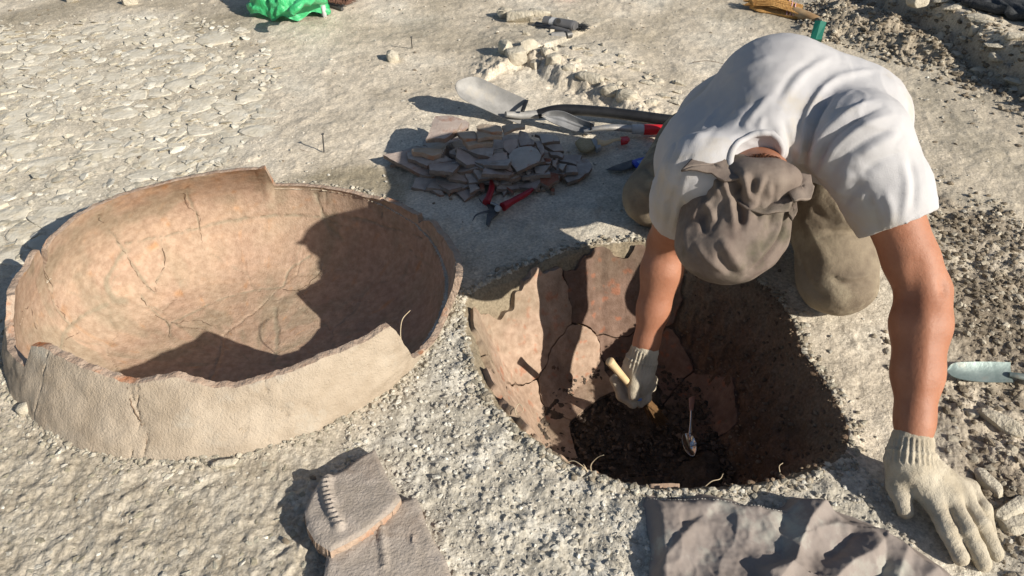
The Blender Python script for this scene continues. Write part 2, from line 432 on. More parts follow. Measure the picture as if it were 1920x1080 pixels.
def fine_h(x, y, full=True):
    zp = sm(.05, -.04, poly_sd(x, y, zone['pebble']) + .05 * n2(x * 9, y * 9, 2))
    zf = sm(.08, -.08, poly_sd(x, y, zone['flake']) + .05 * n2(x * 6, y * 6, 4))
    zl = sm(.08, -.08, poly_sd(x, y, zone['loose']) + .08 * n2(x * 6, y * 6, 5))
    zh = np.maximum(sm(.05, -.05, poly_sd(x, y, zone['heap'])), .8 * sm(.22, .0, side(x, y, ledge) * -1) * sm(-.05, 0.0, -side(x, y, ledge)))
    zv = sm(.08, -.04, poly_sd(x, y, zone['pave']) + .06 * n2(x * 5, y * 5, 6))
    other = np.clip(1 - zp - zf - zl - zv * .5, 0, 1)
    h = 0
    f1, f2_, c = worley(x * 125 + fbm(x * 30, y * 30, 1, 2), y * 125, 11)
    peb = (np.clip(.75 - f1, 0, 1) ** .7) * (.25 + .75 * c)
    g1, g2, c2 = worley(x * 45, y * 45, 13)
    peb2 = np.clip(.55 - g1, 0, 1) * (c2 > .62)
    h = h + zp * (.0026 * peb + .0045 * peb2 + .0050 * fbm(x * 22, y * 22, 14, 3))
    # flaky, drawn out clods
    ca, sa = math.cos(R(32)), math.sin(R(32)); xr = x * ca + y * sa; yr = -x * sa + y * ca
    rg = 1 - np.abs(fbm(xr * 17 + .6 * n2(x * 9, y * 9, 24), yr * 26, 21, 4)) * 1.6
    h = h + zf * (.0034 * rg * np.clip(.2 + 1.6 * fbm(x * 7, y * 7, 23, 3), 0, 1.3) + .0034 * fbm(x * 42, y * 46, 22, 4) + .0045 * np.clip(fbm(x * 18, y * 20, 25, 3) - .15, 0, 1) + .0012 * peb)
    big, _, cb = worley(x * 28, y * 28, 15)
    h = h + zl * (.005 * peb + .011 * np.clip(.6 - big, 0, 1) * (cb > .55) + .010 * fbm(x * 14, y * 14, 16, 4))
    h = h + zh * (.008 * peb + .02 * fbm(x * 15, y * 15, 17, 4))
    h = h + other * (.0021 * fbm(x * 26, y * 26, 18, 5) + .0010 * peb + .005 * np.clip(fbm(x * 20, y * 20, 26, 3) - .35, 0, 1) + .007 * np.clip(fbm(x * 7, y * 7, 19, 3) - .25, 0, 1))
    h = h + zv * (.0022 * fbm(x * 22, y * 22, 20, 4) - .002)
    zr = sm(.20, .03, seg_d(x, y, ridge)) * sm(-.1, .02, side(x, y, ridge)) * sm(U(1330, 250)[0] + .05, U(1330, 250)[0] - .2, x)
    h = h + zr * (.011 * fbm(x * 26, y * 26, 27, 4) + .007 * peb)
    return h, (zp, zf, zl, zh, zv, other, peb, c)
def ground_col(x, y, Z):
    zp, zf, zl, zh, zv, other, peb, c = Z
    cream = np.array([.62, .55, .445]); grey = np.array([.44, .40, .33]); tan = np.array([.44, .385, .30]); brown = np.array([.225, .185, .138]); white = np.array([.64, .605, .52])
    n = fbm(x * 3, y * 3, 61, 4)[..., None]; nn = fbm(x * 14, y * 14, 62, 4)[..., None]
    col = cream * np.ones(x.shape + (1,))
    def L(a, b, t): return a + (b - a) * t
    col = L(col, white, np.clip(n * .9, 0, .8))
    col = L(col, tan, np.clip(-n * .9, 0, .8))
    col = L(col, np.array([.54, .49, .395]), zv[..., None] * .6)
    col = L(col, L(np.array([.46, .43, .365]), np.array([.62, .60, .54]), np.clip(nn, 0, .6)), zp[..., None] * .9)
    col = L(col, L(tan, grey, .5 + .5 * np.clip(nn * 1.5, -1, 1)), zf[..., None] * .92)
    lc = L(brown, cream, np.clip(.08 + .9 * fbm(x * 5, y * 5, 64, 3)[..., None], 0, 1))
    rightness = sm(.75, 1.1, x) * sm(3.3, 2.4, y)
    lw = np.maximum(zl, .0)[..., None]
    col = L(col, lc, lw * .9)
    col = L(col, np.array([.36, .315, .24]), (rightness * (1 - zl))[..., None] * np.clip(.45 + .6 * n, 0, .8))
    col = L(col, brown * 1.25, zh[..., None] * .75)
    zs = sm(.03, -.05, poly_sd(x, y, zone['olive_flat']) + .03 * n2(x * 12, y * 12, 66))
    col = L(col, np.array([.27, .23, .155]), zs[..., None] * .75)  # flat patch of olive-brown soil behind the jar
    # patchy darker brown towards the far ground
    far = sm(2.6, 3.3, y)
    col = L(col, np.array([.36, .315, .24]), far[..., None] * np.clip(.45 + .8 * fbm(x * 2.2, y * 2.2, 67, 3), 0, 1)[..., None])
    col = col * (1 + .16 * nn) * (.90 + .22 * c[..., None])
    return np.clip(col, .03, .8)
def GZ(x, y):
    """ground height for placing things"""
    x = np.atleast_1d(np.float64(x)); y = np.atleast_1d(np.float64(y))
    return base_h(x, y) + fine_h(x, y)[0]
def gz(x, y): return float(GZ(x, y)[0])
def gzb(x, y): return float(base_h(np.atleast_1d(float(x)), np.atleast_1d(float(y)))[0])

# ------------------------------------------------------------------ ground mesh
ys = [.40]
while ys[-1] < 4.3: ys.append(ys[-1] + .0012 + .0028 * ys[-1])
st = .03
while ys[-1] < 220: ys.append(ys[-1] + st); st *= 1.35
lo = []; st = .02; yv = .40
while yv > -60: yv -= st; st *= 1.45; lo.append(yv)
ys = np.array(lo[::-1] + ys)
NU = 960
us = list(np.linspace(-1, 1, NU))
ext = [1.02, 1.06, 1.13, 1.25, 1.45, 1.8, 2.4, 3.5, 6, 12, 30, 90]
us = np.array([-e for e in ext[::-1]] + us + ext)
W = .55 * np.clip(ys, .35, None) + .5
GX = us[None, :] * W[:, None]; GY = np.repeat(ys[:, None], len(us), 1)
dxp = GX - PIT_C[0]; dyp = GY - PIT_C[1]; th = np.arctan2(dyp, dxp); rr = np.hypot(dxp, dyp); pr = pit_r(th)
tt = rr / pr
inside = tt < 1
px_, py_, pz_, pk_ = pit_xyz(th, np.clip(tt, 0, 1))
X = np.where(inside, px_, GX); Y = np.where(inside, py_, GY)
fh, Z_ = fine_h(X, Y)
bh = base_h(X, Y)
lip = sm(1.10, 1.0, tt) * (1 - inside) * .006 * n2(X * 40, Y * 40, 77)
rough_w = .004 * fbm(X * 30, Y * 30 + pz_ * 40, 71, 4) + .010 * fbm(X * 9 + pz_ * 14, Y * 9 - pz_ * 9, 72, 3)
fl1, _, flc = worley(X * 60, Y * 60, 73)
floor_n = .010 * fbm(X * 16, Y * 16, 74, 4) + .006 * np.clip(.6 - fl1, 0, 1) * (flc > .4) + .03 * np.clip(fbm(X * 5, Y * 5, 75, 2), 0, 1)
Z = np.where(inside, pz_ + np.where(pk_ > 0, rough_w * np.clip(1.15 - pk_, 0.1, 1) * 1.6, 0) + floor_n * np.clip(1 - pk_ * 2.5, 0, 1) + (bh + fh) * np.clip((pk_ - .8) / .2, 0, 1), bh + fh + lip)
# radial ruggedness of pit wall
wn_ = np.where(inside & (pk_ > .05), .012 * fbm(th * 14, pz_ * 30, 78, 4) * np.sin(np.clip(pk_, 0, 1) * np.pi), 0)
X = X + wn_ * np.cos(th); Y = Y + wn_ * np.sin(th)
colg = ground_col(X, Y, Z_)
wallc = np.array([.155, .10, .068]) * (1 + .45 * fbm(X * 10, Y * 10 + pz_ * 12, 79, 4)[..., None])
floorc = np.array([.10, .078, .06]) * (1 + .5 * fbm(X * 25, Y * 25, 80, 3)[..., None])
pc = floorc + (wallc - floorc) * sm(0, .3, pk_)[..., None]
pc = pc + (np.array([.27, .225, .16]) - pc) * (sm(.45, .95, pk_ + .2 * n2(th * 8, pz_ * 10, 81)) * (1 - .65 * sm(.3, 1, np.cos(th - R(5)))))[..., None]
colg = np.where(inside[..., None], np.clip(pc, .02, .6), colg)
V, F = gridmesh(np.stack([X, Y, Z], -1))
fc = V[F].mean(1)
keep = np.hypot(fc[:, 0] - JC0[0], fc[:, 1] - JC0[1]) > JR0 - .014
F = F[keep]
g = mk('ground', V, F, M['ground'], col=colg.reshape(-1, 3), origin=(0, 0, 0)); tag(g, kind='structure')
del V, F, fc, keep

# ------------------------------------------------------------------ gravel and clods (loose, uncountable)
ico_v = []; 
_t = (1 + 5 ** .5) / 2
ico_v = np.array([(-1, _t, 0), (1, _t, 0), (-1, -_t, 0), (1, -_t, 0), (0, -1, _t), (0, 1, _t), (0, -1, -_t), (0, 1, -_t), (_t, 0, -1), (_t, 0, 1), (-_t, 0, -1), (-_t, 0, 1)]) / math.sqrt(1 + _t * _t)
ico_f = np.array([(0, 11, 5), (0, 5, 1), (0, 1, 7), (0, 7, 10), (0, 10, 11), (1, 5, 9), (5, 11, 4), (11, 10, 2), (10, 7, 6), (7, 1, 8), (3, 9, 4), (3, 4, 2), (3, 2, 6), (3, 6, 8), (3, 8, 9), (4, 9, 5), (2, 4, 11), (6, 2, 10), (8, 6, 7), (9, 8, 1)])
def scatter(name, XY, S, C, label=None, zf=None, sink=.35, flat=.65):
    n = len(XY)
    zz = GZ(XY[:, 0], XY[:, 1]) if zf is None else zf
    V = np.repeat(ico_v[None], n, 0) * rng.uniform(.7, 1.25, (n, 12, 1))
    V = V * np.stack([rng.uniform(.8, 1.5, n), rng.uniform(.7, 1.1, n), rng.uniform(.7, 1.1, n) * flat], -1)[:, None, :]
    a = rng.uniform(0, 6.28, n); b = rng.uniform(-.5, .5, n)
    x, y, z = V[..., 0], V[..., 1], V[..., 2]
    y, z = y * np.cos(b)[:, None] - z * np.sin(b)[:, None], y * np.sin(b)[:, None] + z * np.cos(b)[:, None]
    x, y = x * np.cos(a)[:, None] - y * np.sin(a)[:, None], x * np.sin(a)[:, None] + y * np.cos(a)[:, None]
    V = np.stack([x, y, z], -1) * S[:, None, None]
    V[..., 0] += XY[:, 0:1]; V[..., 1] += XY[:, 1:2]; V[..., 2] += (zz + S * (flat * .9 - sink))[:, None]
    F = (ico_f[None] + (np.arange(n) * 12)[:, None, None]).reshape(-1, 3)
    col = np.repeat(C, 12, 0)
    o = mk(name, V.reshape(-1, 3), F, M['gravel'], smooth=False, col=col, origin=(0, 0, 0)); tag(o, kind='stuff'); 
    if label: tag(o, label)
    return o
def in_zone(name, n, pad=0):
    P = np.array(zone[name])[:, :2]; lo = P.min(0); hi = P.max(0)
    Q = rng.uniform(lo, hi, (n * 4, 2)); m_ = poly_sd(Q[:, 0], Q[:, 1], zone[name]) < pad
    return Q[m_][:n]
def clear(Q, pm=.0):
    th = np.arctan2(Q[:, 1] - PIT_C[1], Q[:, 0] - PIT_C[0]); r = np.hypot(Q[:, 0] - PIT_C[0], Q[:, 1] - PIT_C[1])
    vis = (np.abs(Q[:, 0]) < .56 * Q[:, 1] + .55) & (Q[:, 1] > .55) & (Q[:, 1] < 4)
    return Q[(r > pit_r(th) + .004 + pm) & (np.hypot(Q[:, 0] - JC0[0], Q[:, 1] - JC0[1]) > JR0 + .003) & vis]
def pal(n, cols, var=.15):
    c = np.array(cols)[rng.integers(0, len(cols), n)]
    return np.clip(c * (1 + rng.normal(0, var, (n, 1))), .02, .75)
CL = [(.50, .47, .41), (.45, .42, .36), (.58, .56, .50), (.48, .45, .39)]
CB = [(.24, .20, .15), (.30, .26, .20), (.42, .38, .305), (.21, .175, .13)]
def size(n, a, b, p=2.6): return a + (b - a) * rng.random(n) ** p
Q = clear(in_zone('pebble', 9000, .04)); scatter('gravel', Q, size(len(Q), .0010, .0058, 5), pal(len(Q), CL, .1))
Q = clear(in_zone('flake', 2600, .05)); scatter('gravel', Q, size(len(Q), .0010, .008, 6), pal(len(Q), [(.44, .41, .33), (.52, .49, .42), (.36, .33, .25)]), flat=.35)
Q = clear(in_zone('loose', 9000, .16)); Q = Q[fbm(Q[:, 0] * 4, Q[:, 1] * 4, 85, 3) + .25 * rng.normal(size=len(Q)) > poly_sd(Q[:, 0], Q[:, 1], zone['loose']) * 3]; scatter('clods', Q, size(len(Q), .0015, .0095, 4), pal(len(Q), CB, .15))
Q = clear(in_zone('heap', 1600, .06)); scatter('clods', Q, size(len(Q), .003, .012, 2.5), pal(len(Q), CB, .15))
Q = np.stack([rng.uniform(-2.4, 2.4, 9000), .6 + 3.2 * rng.random(9000) ** .8], -1); Q = clear(Q); scatter('gravel', Q, size(len(Q), .0012, .0065, 6), pal(len(Q), CL + CB[:1]))
Q = clear(in_zone('pave', 5000, .10)); scatter('stone_chips', Q, size(len(Q), .002, .022, 3.4), pal(len(Q), [(.56, .52, .43), (.62, .59, .51), (.50, .46, .37)], .07), flat=.22, sink=.12)
t0 = rng.random(1500); wl = np.array(ledge)[:, :2]; seg = rng.integers(0, len(wl) - 1, 1500)
Q = wl[seg] + (wl[seg + 1] - wl[seg]) * t0[:, None] + np.array([-.07, -.09]) * rng.normal(.3, 1, (1500, 1)); Q = clear(Q); scatter('clods', Q, size(len(Q), .003, .014, 3), pal(len(Q), CB))
aq = rng.uniform(-math.pi, math.pi, 2600); rq = JR0 + .002 + .03 * rng.random(2600) ** 2.2
Q = np.stack([JC0[0] + rq * np.cos(aq), JC0[1] + rq * np.sin(aq)], -1); th_q = np.arctan2(Q[:, 1] - PIT_C[1], Q[:, 0] - PIT_C[0])
Q = Q[np.hypot(Q[:, 0] - PIT_C[0], Q[:, 1] - PIT_C[1]) > pit_r(th_q) + .004]
scatter('gravel', Q, size(len(Q), .0012, .0065, 3), pal(len(Q), [(.40, .37, .30), (.47, .44, .37), (.33, .30, .24)]))
aq = rng.uniform(-math.pi, math.pi, 2400); xq, yq, zq, kq = pit_xyz(aq, 1 + 0 * aq); rr_q = 1 + np.abs(rng.normal(0, .035, 2400))
Q = PIT_C + (np.stack([xq, yq], -1) - PIT_C) * rr_q[:, None]
Q = Q[np.hypot(Q[:, 0] - JC0[0], Q[:, 1] - JC0[1]) > JR0 + .003]; scatter('clods', Q, size(len(Q), .0012, .008, 3.4), pal(len(Q), [(.40, .37, .30), (.48, .45, .38), (.30, .26, .20)]))
# loose soil on the pit floor
n = 5200
tq = np.sqrt(rng.random(n)) * .5; aq = rng.uniform(-math.pi, math.pi, n)
xx, yy, zz, kk = pit_xyz(aq, tq)
scatter('soil_crumbs', np.stack([xx, yy], -1), size(n, .0012, .008, 5), pal(n, [(.10, .08, .062), (.14, .11, .088), (.075, .06, .048)], .2), zf=zz + .008 + np.where(kk > 0, .004, .0))
# spoil trickling down the right slope of the pit
n = 1800
tq = .42 + .58 * rng.random(n); aq = rng.uniform(R(-75), R(60), n)
xx, yy, zz, kk = pit_xyz(aq, tq)
scatter('soil_crumbs', np.stack([xx, yy], -1), size(n, .001, .006, 3), pal(n, [(.17, .12, .085), (.22, .17, .12)], .2), zf=zz + .004)

# ------------------------------------------------------------------ rocks
def rock(c, s, seed, ang=0, n=24, flat=1.0):
    r = random.Random(seed); import bmesh
    bm = bmesh.new()
    for _ in range(n):
        v = np.array([r.gauss(0, 1) for _ in range(3)]); v /= np.linalg.norm(v)
        v = np.sign(v) * np.abs(v) ** .68
        bm.verts.new((v[0] * s[0], v[1] * s[1], v[2] * s[2]))
    res = bmesh.ops.convex_hull(bm, input=bm.verts)
    bmesh.ops.delete(bm, geom=[e for e in res['geom_interior'] if isinstance(e, bmesh.types.BMVert)], context='VERTS')
    bmesh.ops.bevel(bm, geom=bm.edges[:], offset=min(s) * .06, segments=1, affect='EDGES')
    ca, sa = math.cos(ang), math.sin(ang)
    V = np.array([(v.co.x * ca - v.co.y * sa + c[0], v.co.x * sa + v.co.y * ca + c[1], v.co.z + c[2]) for v in bm.verts]); bm.verts.index_update()
    F = [tuple(v.index for v in f.verts) for f in bm.faces]; bm.free()
    return V, F

# ------------------------------------------------------------------ stone paving, upper left
paving = empty('stone_paving', (-1.2, 2.3, 0)); tag(paving, kind='structure')
def clip(poly, a, b):
    """keep the half plane nearer to a than b"""
    m_ = (a + b) / 2; d = b - a; out = []
    for p, q in zip(poly, poly[1:] + poly[:1]):
        sp = np.dot(p - m_, d); sq = np.dot(q - m_, d)
        if sp <= 0: out.append(p)
        if sp * sq < 0: out.append(p + (q - p) * sp / (sp - sq))
    return out
zpv = np.array(zone['pave'])[:, :2]
seeds = []; tries = 0
while len(seeds) < 380 and tries < 60000:
    tries += 1
    q = rng.uniform((-2.5, 1.2), (-.3, 3.45), 2)
    if poly_sd(q[:1], q[1:], zpv)[0] > .01 or abs(q[0]) > .53 * q[1] + .5: continue
    if np.hypot(*(q - JC0)) < JR0 + .05: continue
    dmin = .034 + .072 * _h(np.floor(np.array([q[0] * 5])), np.floor(np.array([q[1] * 5])), np.zeros(1), 3)[0]
    dd = dmin * (1 + .12 * (q[1] - 1.6))
    if all(((q[0] - s[0]) / 1.25) ** 2 + (q[1] - s[1]) ** 2 > dd * dd for s in seeds): seeds.append(q)
SD = np.array(seeds)
for i, s in enumerate(SD):
    d = np.hypot(*(SD - s).T); nb = np.argsort(d)[1:15]
    q0 = .085
    poly = [s + q0 * np.array([math.cos(a) * 1.25, math.sin(a)]) * rnd.uniform(.75, 1.1) for a in np.linspace(0, 2 * math.pi, 9)[:-1]]
    for j in nb: 
        if len(poly) > 2: poly = clip(poly, s, SD[j])
    if len(poly) < 4: continue
    if rnd.random() < .22: continue
    P = np.array(poly); c = P.mean(0); k = rnd.uniform(.93, 1.0); P = c + (P - c) * k
    # soften corners
    Q = []
    for a, b in zip(P, np.roll(P, -1, 0)): Q += [a * .78 + b * .22, a * .22 + b * .78]
    P = np.array(Q); n = len(P)
    P = P + rng.normal(0, .0028, P.shape)
    tl = rng.normal(0, .035, 2) + np.array([-.02, .02]); z0 = gzb(c[0], c[1]) + .0 + rnd.uniform(-.002, .003)
    def zt(p, k=0): return z0 + (p[:, 0] - c[0]) * tl[0] + (p[:, 1] - c[1]) * tl[1] + k
    r1 = c + (P - c) * .55; r2 = c + (P - c) * .93; r3 = c + (P - c) * 1.04
    jit = rng.normal(0, .0007, n)
    V = np.vstack([np.append(c, z0 + .0012)[None], np.c_[r1, zt(r1) + jit], np.c_[r2, zt(r2) - .0008], np.c_[P, zt(P) - .003], np.c_[r3, zt(r3) - .03]])
    F = [(0, 1 + k, 1 + (k + 1) % n) for k in range(n)]
    for a in (1, 1 + n, 1 + 2 * n):
        F += [(a + k, a + n + k, a + n + (k + 1) % n, a + (k + 1) % n) for k in range(n)]
    mk('paving_stone', V, F, M['stone'], parent=paving, smooth=True, auto=28)

# ------------------------------------------------------------------ large broken pithos
NT = 800
theta = np.linspace(-np.pi, np.pi, NT, endpoint=False)
rim_px = [(8, 600), (20, 555), (40, 510), (58, 478), (68, 468), (74, 488), (80, 520), (83, 492), (80, 470), (95, 445), (130, 415), (180, 385), (250, 358), (330, 336), (400, 324), (480, 314), (497, 312), (506, 330), (515, 353), (545, 352), (600, 355), (640, 357), (685, 366), (714, 372), (718, 384), (722, 372), (760, 390), (787, 402), (791, 424), (796, 411), (808, 411), (826, 432), (846, 458), (860, 487), (868, 520), (866, 548), (850, 585), (822, 628), (795, 655), (772, 671), (757, 650), (745, 628), (728, 607), (690, 632), (640, 655), (600, 668), (555, 690), (520, 700), (480, 712), (440, 722), (405, 722), (370, 714), (330, 704), (290, 708), (248, 715), (205, 700), (150, 681), (100, 656), (66, 643), (52, 685), (30, 665), (18, 640)]
def solve_rim(x, y):
    """height at which the pixel's line of sight meets the jar wall"""
    best = None
    far = y < 480 or (x < 85 and y < 560)
    for z in np.linspace(.0, .24, 961):
        p = U(x, y, z); c, r = jar_cr(z); an = math.atan2((p[1] - c[1]) / r[1], (p[0] - c[0]) / r[0]); d = math.hypot((p[0] - c[0]) / r[0], (p[1] - c[1]) / r[1]) - 1
        sc_ = abs(d) + .02 * abs(z - .1)
        if best is None or sc_ < best[0]: best = (sc_, z, an)
    return best
rim = [solve_rim(*q) for q in rim_px]
if RIMDBG: print('rim fit', [(q, round(b[0], 3), round(b[1], 3), round(math.degrees(b[2]))) for q, b in zip(rim_px, rim)])
# keep it single valued in angle
ta = np.unwrap([b[2] for b in rim]); za = [b[1] for b in rim]
if ta[-1] < ta[0]: ta = ta[::-1]; za = za[::-1]
ta = np.array(ta); za = np.array(za)
for i in range(1, len(ta)):
    if ta[i] <= ta[i - 1]: ta[i] = ta[i - 1] + .004
rimz = np.interp(theta, np.concatenate([ta - 2 * np.pi, ta, ta + 2 * np.pi]), np.concatenate([za] * 3))
rimz = rimz + .0028 * fbm(theta * 14, theta * 0, 91, 5) - .006 * np.clip(fbm(theta * 9, theta * 0, 94, 2) - .35, 0, 1)
rimz = np.clip(rimz, .012, .2)
NA = 26; prof = [(0, .4785), (-.07, .474), (-.13, .455), (-.18, .405), (-.208, .32), (-.222, .19), (-.226, .0)]
pz = [a for a, b in prof]; prr = [b for a, b in prof]
pl = np.concatenate([[0], np.cumsum(np.hypot(np.diff(pz), np.diff(prr)))])
NB = 110
wb = np.linspace(0, pl[-1], NB + 1)[1:]
bz = np.interp(wb, pl, pz); br = np.interp(wb, pl, prr)
# smooth the bowl profile
for _ in range(45):
    bz[1:-1] = (bz[:-2] + bz[2:] + 2 * bz[1:-1]) / 4; br[1:-1] = (br[:-2] + br[2:] + 2 * br[1:-1]) / 4
rows = []
for k in range(NA + 1):
    z = rimz * (1 - k / NA); c, r = jar_cr(z); rows.append((z, c[:, 0], c[:, 1], r[:, 0], r[:, 1]))
for z, r in zip(bz, br):
    rows.append((np.full(NT, z), np.full(NT, JC0[0]) - .02 * min(1, -z / .2), np.full(NT, JC0[1]), np.full(NT, max(r, .002)), np.full(NT, max(r, .002))))
Zr = np.array([r[0] for r in rows]); CX = np.array([r[1] for r in rows]); CY = np.array([r[2] for r in rows]); RR = np.array([r[3] for r in rows]); RY = np.array([r[4] for r in rows])
TH = np.repeat(theta[None], len(rows), 0)
bump = .0045 * fbm(TH * 5, Zr * 18, 92, 3)
mid = np.stack([CX + (RR + bump) * np.cos(TH), CY + (RY + bump) * np.sin(TH), Zr], -1)
# sherd seeds: sampled on the surface from where the pieces lie
vis_n = np.stack([-np.cos(TH), -np.sin(TH), np.clip((JR0 - RR) * 2, 0, 1)], -1)
PX = pj(mid)
facing = (vis_n * (np.array([0, 0, CH]) - mid)).sum(-1) > 0
def surf_at(x, y, inner=True):
    m_ = facing if inner else ~facing
    d = np.hypot(PX[..., 0] - x, PX[..., 1] - y) + np.where(m_, 0, 1e6)
    i = np.unravel_index(d.argmin(), d.shape); return mid[i]
seeds_in = [(35, 600), (150, 480), (140, 600), (275, 410), (300, 500), (440, 360), (470, 460), (560, 380), (655, 385), (640, 450), (755, 405), (730, 480), (812, 450), (800, 540), (840, 510), (640, 560), (400, 540), (240, 640), (560, 620), (720, 580), (120, 660)]
SJ = [surf_at(*q) for q in seeds_in] + [surf_at(*q, inner=False) for q in ((150, 760), (372, 790), (690, 690), (40, 700))]
SJ += [np.array([JC0[0] + .44 * math.cos(a), JC0[1] + .44 * math.sin(a), -.12]) for a in (-2.6, -1.9, -1.3, -.6)]
SJ = np.array(SJ)
wp = mid + np.stack([f3(mid * 9, 101), f3(mid * 9, 102), f3(mid * 9, 103)], -1) * .022 + np.stack([f3(mid * 45, 104, 2), f3(mid * 45, 105, 2), f3(mid * 45, 106, 2)], -1) * .0035
D = np.stack([np.linalg.norm(wp - s, axis=-1) for s in SJ], -1)
srt = np.sort(D, -1); edge = srt[..., 1] - srt[..., 0]; cell = D.argmin(-1)
cw = .0022 + .008 * np.clip(f3(mid * 4, 107) + .1, 0, 1)       # crack width varies
groove = np.clip(1 - edge / cw, 0, 1)
above = Zr >= 0
thk = .0080
nrm_out = np.stack([np.cos(TH), np.sin(TH), -np.clip((JR0 - RR) * 2.2, 0, 3)], -1); nrm_out /= np.linalg.norm(nrm_out, axis=-1, keepdims=True)
mN = f3(mid * 30, 108)[..., None] * .0007
inner = mid - nrm_out * thk + nrm_out * (groove * .0035)[..., None] + nrm_out * mN * 2
a0_, a1_ = 4, NA + 46
for _ in range(160): inner[a0_:a1_] = (inner[a0_ - 1:a1_ - 1] + inner[a0_ + 1:a1_ + 1] + 2 * inner[a0_:a1_]) / 4
outer = mid + nrm_out * (thk * .9) - nrm_out * (np.clip(1 - edge / .003, 0, 1) * .005)[..., None] + nrm_out * mN
# the cracks that run across the sherds, sunk and filled with grey earth
PXI = pj(inner); PXO = pj(outer)
def surf2(x, y, inner_=True):
    S_, Q_ = (inner, PXI) if inner_ else (outer, PXO)
    m_ = facing if inner_ else (~facing & (Zr > .002))
    d = np.hypot(Q_[..., 0] - x, Q_[..., 1] - y) + np.where(m_, 0, 1e6)
    return S_[np.unravel_index(d.argmin(), d.shape)]
def crack_field(S_, lines, inner_=True):
    out = np.zeros(S_.shape[:2]); q = S_ + np.stack([f3(S_ * 60, 131, 2), f3(S_ * 60, 132, 2), f3(S_ * 60, 133, 2)], -1) * .003
    for pts, w in lines:
        P = spline([surf2(*p, inner_=inner_) for p in pts], 5); lo = P.min(0) - .03; hi = P.max(0) + .03
        m_ = ((q > lo) & (q < hi)).all(-1); Qm = q[m_]; d = np.full(len(Qm), 9.)
        for a, b in zip(P[:-1], P[1:]):
            ba = b - a; t = np.clip((Qm - a) @ ba / (ba @ ba + 1e-12), 0, 1); d = np.minimum(d, np.linalg.norm(Qm - a - t[:, None] * ba, axis=1))
        wv = w * (.6 + .9 * np.clip(f3(Qm * 25, 134, 2) + .5, 0, 1.2))
        out[m_] = np.maximum(out[m_], np.clip(1.4 - d / wv, 0, 1))
    return out
in_lines = [([(352, 350), (354, 372), (368, 400), (376, 428)], .0022), ([(378, 428), (420, 417), (470, 408), (530, 405), (590, 408), (640, 425)], .0035), ([(378, 428), (330, 436), (300, 446), (245, 455), (235, 458)], .0022),
 ([(185, 405), (210, 440), (232, 468), (248, 495), (272, 530), (292, 550)], .0026), ([(235, 470), (215, 500), (203, 530), (212, 560), (235, 566)], .0075), ([(200, 570), (160, 592), (125, 620), (115, 650), (100, 665)], .0045),
 ([(268, 555), (288, 585), (315, 605), (320, 630)], .003), ([(322, 606), (365, 585), (420, 560), (480, 545), (530, 540)], .003), ([(303, 450), (308, 500), (293, 530)], .0018), ([(592, 365), (602, 390), (612, 420), (640, 450)], .006),
 ([(612, 405), (680, 412), (730, 428), (790, 445)], .004), ([(530, 540), (545, 505), (580, 480)], .003), ([(85, 500), (92, 540), (105, 575), (130, 605)], .0018), ([(712, 372), (718, 395), (716, 410)], .002), ([(800, 430), (815, 470), (830, 500)], .003), ([(740, 430), (770, 470), (790, 500)], .002), ([(515, 580), (520, 630), (515, 680)], .005)]
out_lines = [([(246, 722), (250, 750), (262, 785), (274, 812), (270, 850)], .0022), ([(572, 760), (590, 772), (590, 795)], .0016), ([(452, 805), (470, 815), (500, 826)], .0014)]
cin = crack_field(inner, in_lines); con = crack_field(outer, out_lines, False)
inner = inner + nrm_out * (cin * .003)[..., None]; outer = outer - nrm_out * (con * .005)[..., None]
# colours inside: dusty tan over orange clay, dirt packed in the joints
nA = fbm(TH * 3.5 + 3, Zr * 6 + RR * 9, 111, 4)[..., None]; nB = fbm(TH * 12, (Zr - RR) * 26, 112, 4)[..., None]; nC = fbm(TH * 5, (Zr - RR) * 60, 113, 3)[..., None]
tan_ = np.array([.43, .325, .24]); oran = np.array([.46, .265, .145]); pink = np.array([.42, .30, .225]); dirt = np.array([.29, .25, .185]); rede = np.array([.42, .15, .07])
topness = sm(.02, .14, Zr)[..., None] * sm(.2, .8, np.sin(TH))[..., None]
ci = tan_ + (pink - tan_) * np.clip(.5 + nA * .6, 0, 1)
ci = ci + (oran - ci) * np.clip(np.maximum((nB - .5) * 2.0, 0) * .6 + topness * (.35 + .5 * nB) + .12 * nC, 0, .9)
ci = ci + (np.array([.31, .26, .19]) - ci) * np.clip((fbm(TH * 4, (Zr - RR) * 8, 114, 3)[..., None] - .05) * 1.3, 0, .6)
ci = ci * (1 + .07 * nC)
dj = np.clip(1 - edge / (cw * 1.7), 0, 1)[..., None] * np.clip(.3 + 1.2 * fbm(TH * 9, Zr * 20, 115, 3)[..., None], .15, 1)
ci = ci + (dirt - ci) * np.maximum(dj * .7, .85 * cin[..., None])
ci = np.clip(ci * np.array([1, 1, 1]), .03, .7)
jar = empty('pithos', (JC0[0], JC0[1], 0)); tag(jar, 'huge broken clay storage jar with jagged rim, half dug out on the left', 'jar')
nr = len(rows); idx = np.arange(nr * NT).reshape(nr, NT)
qa = np.stack([idx[:-1], np.roll(idx[:-1], -1, 1), np.roll(idx[1:], -1, 1), idx[1:]], -1)
qcell = cell[:-1]; off = nr * NT
VI = inner.reshape(-1, 3); VO = outer.reshape(-1, 3); CI = ci.reshape(-1, 3)
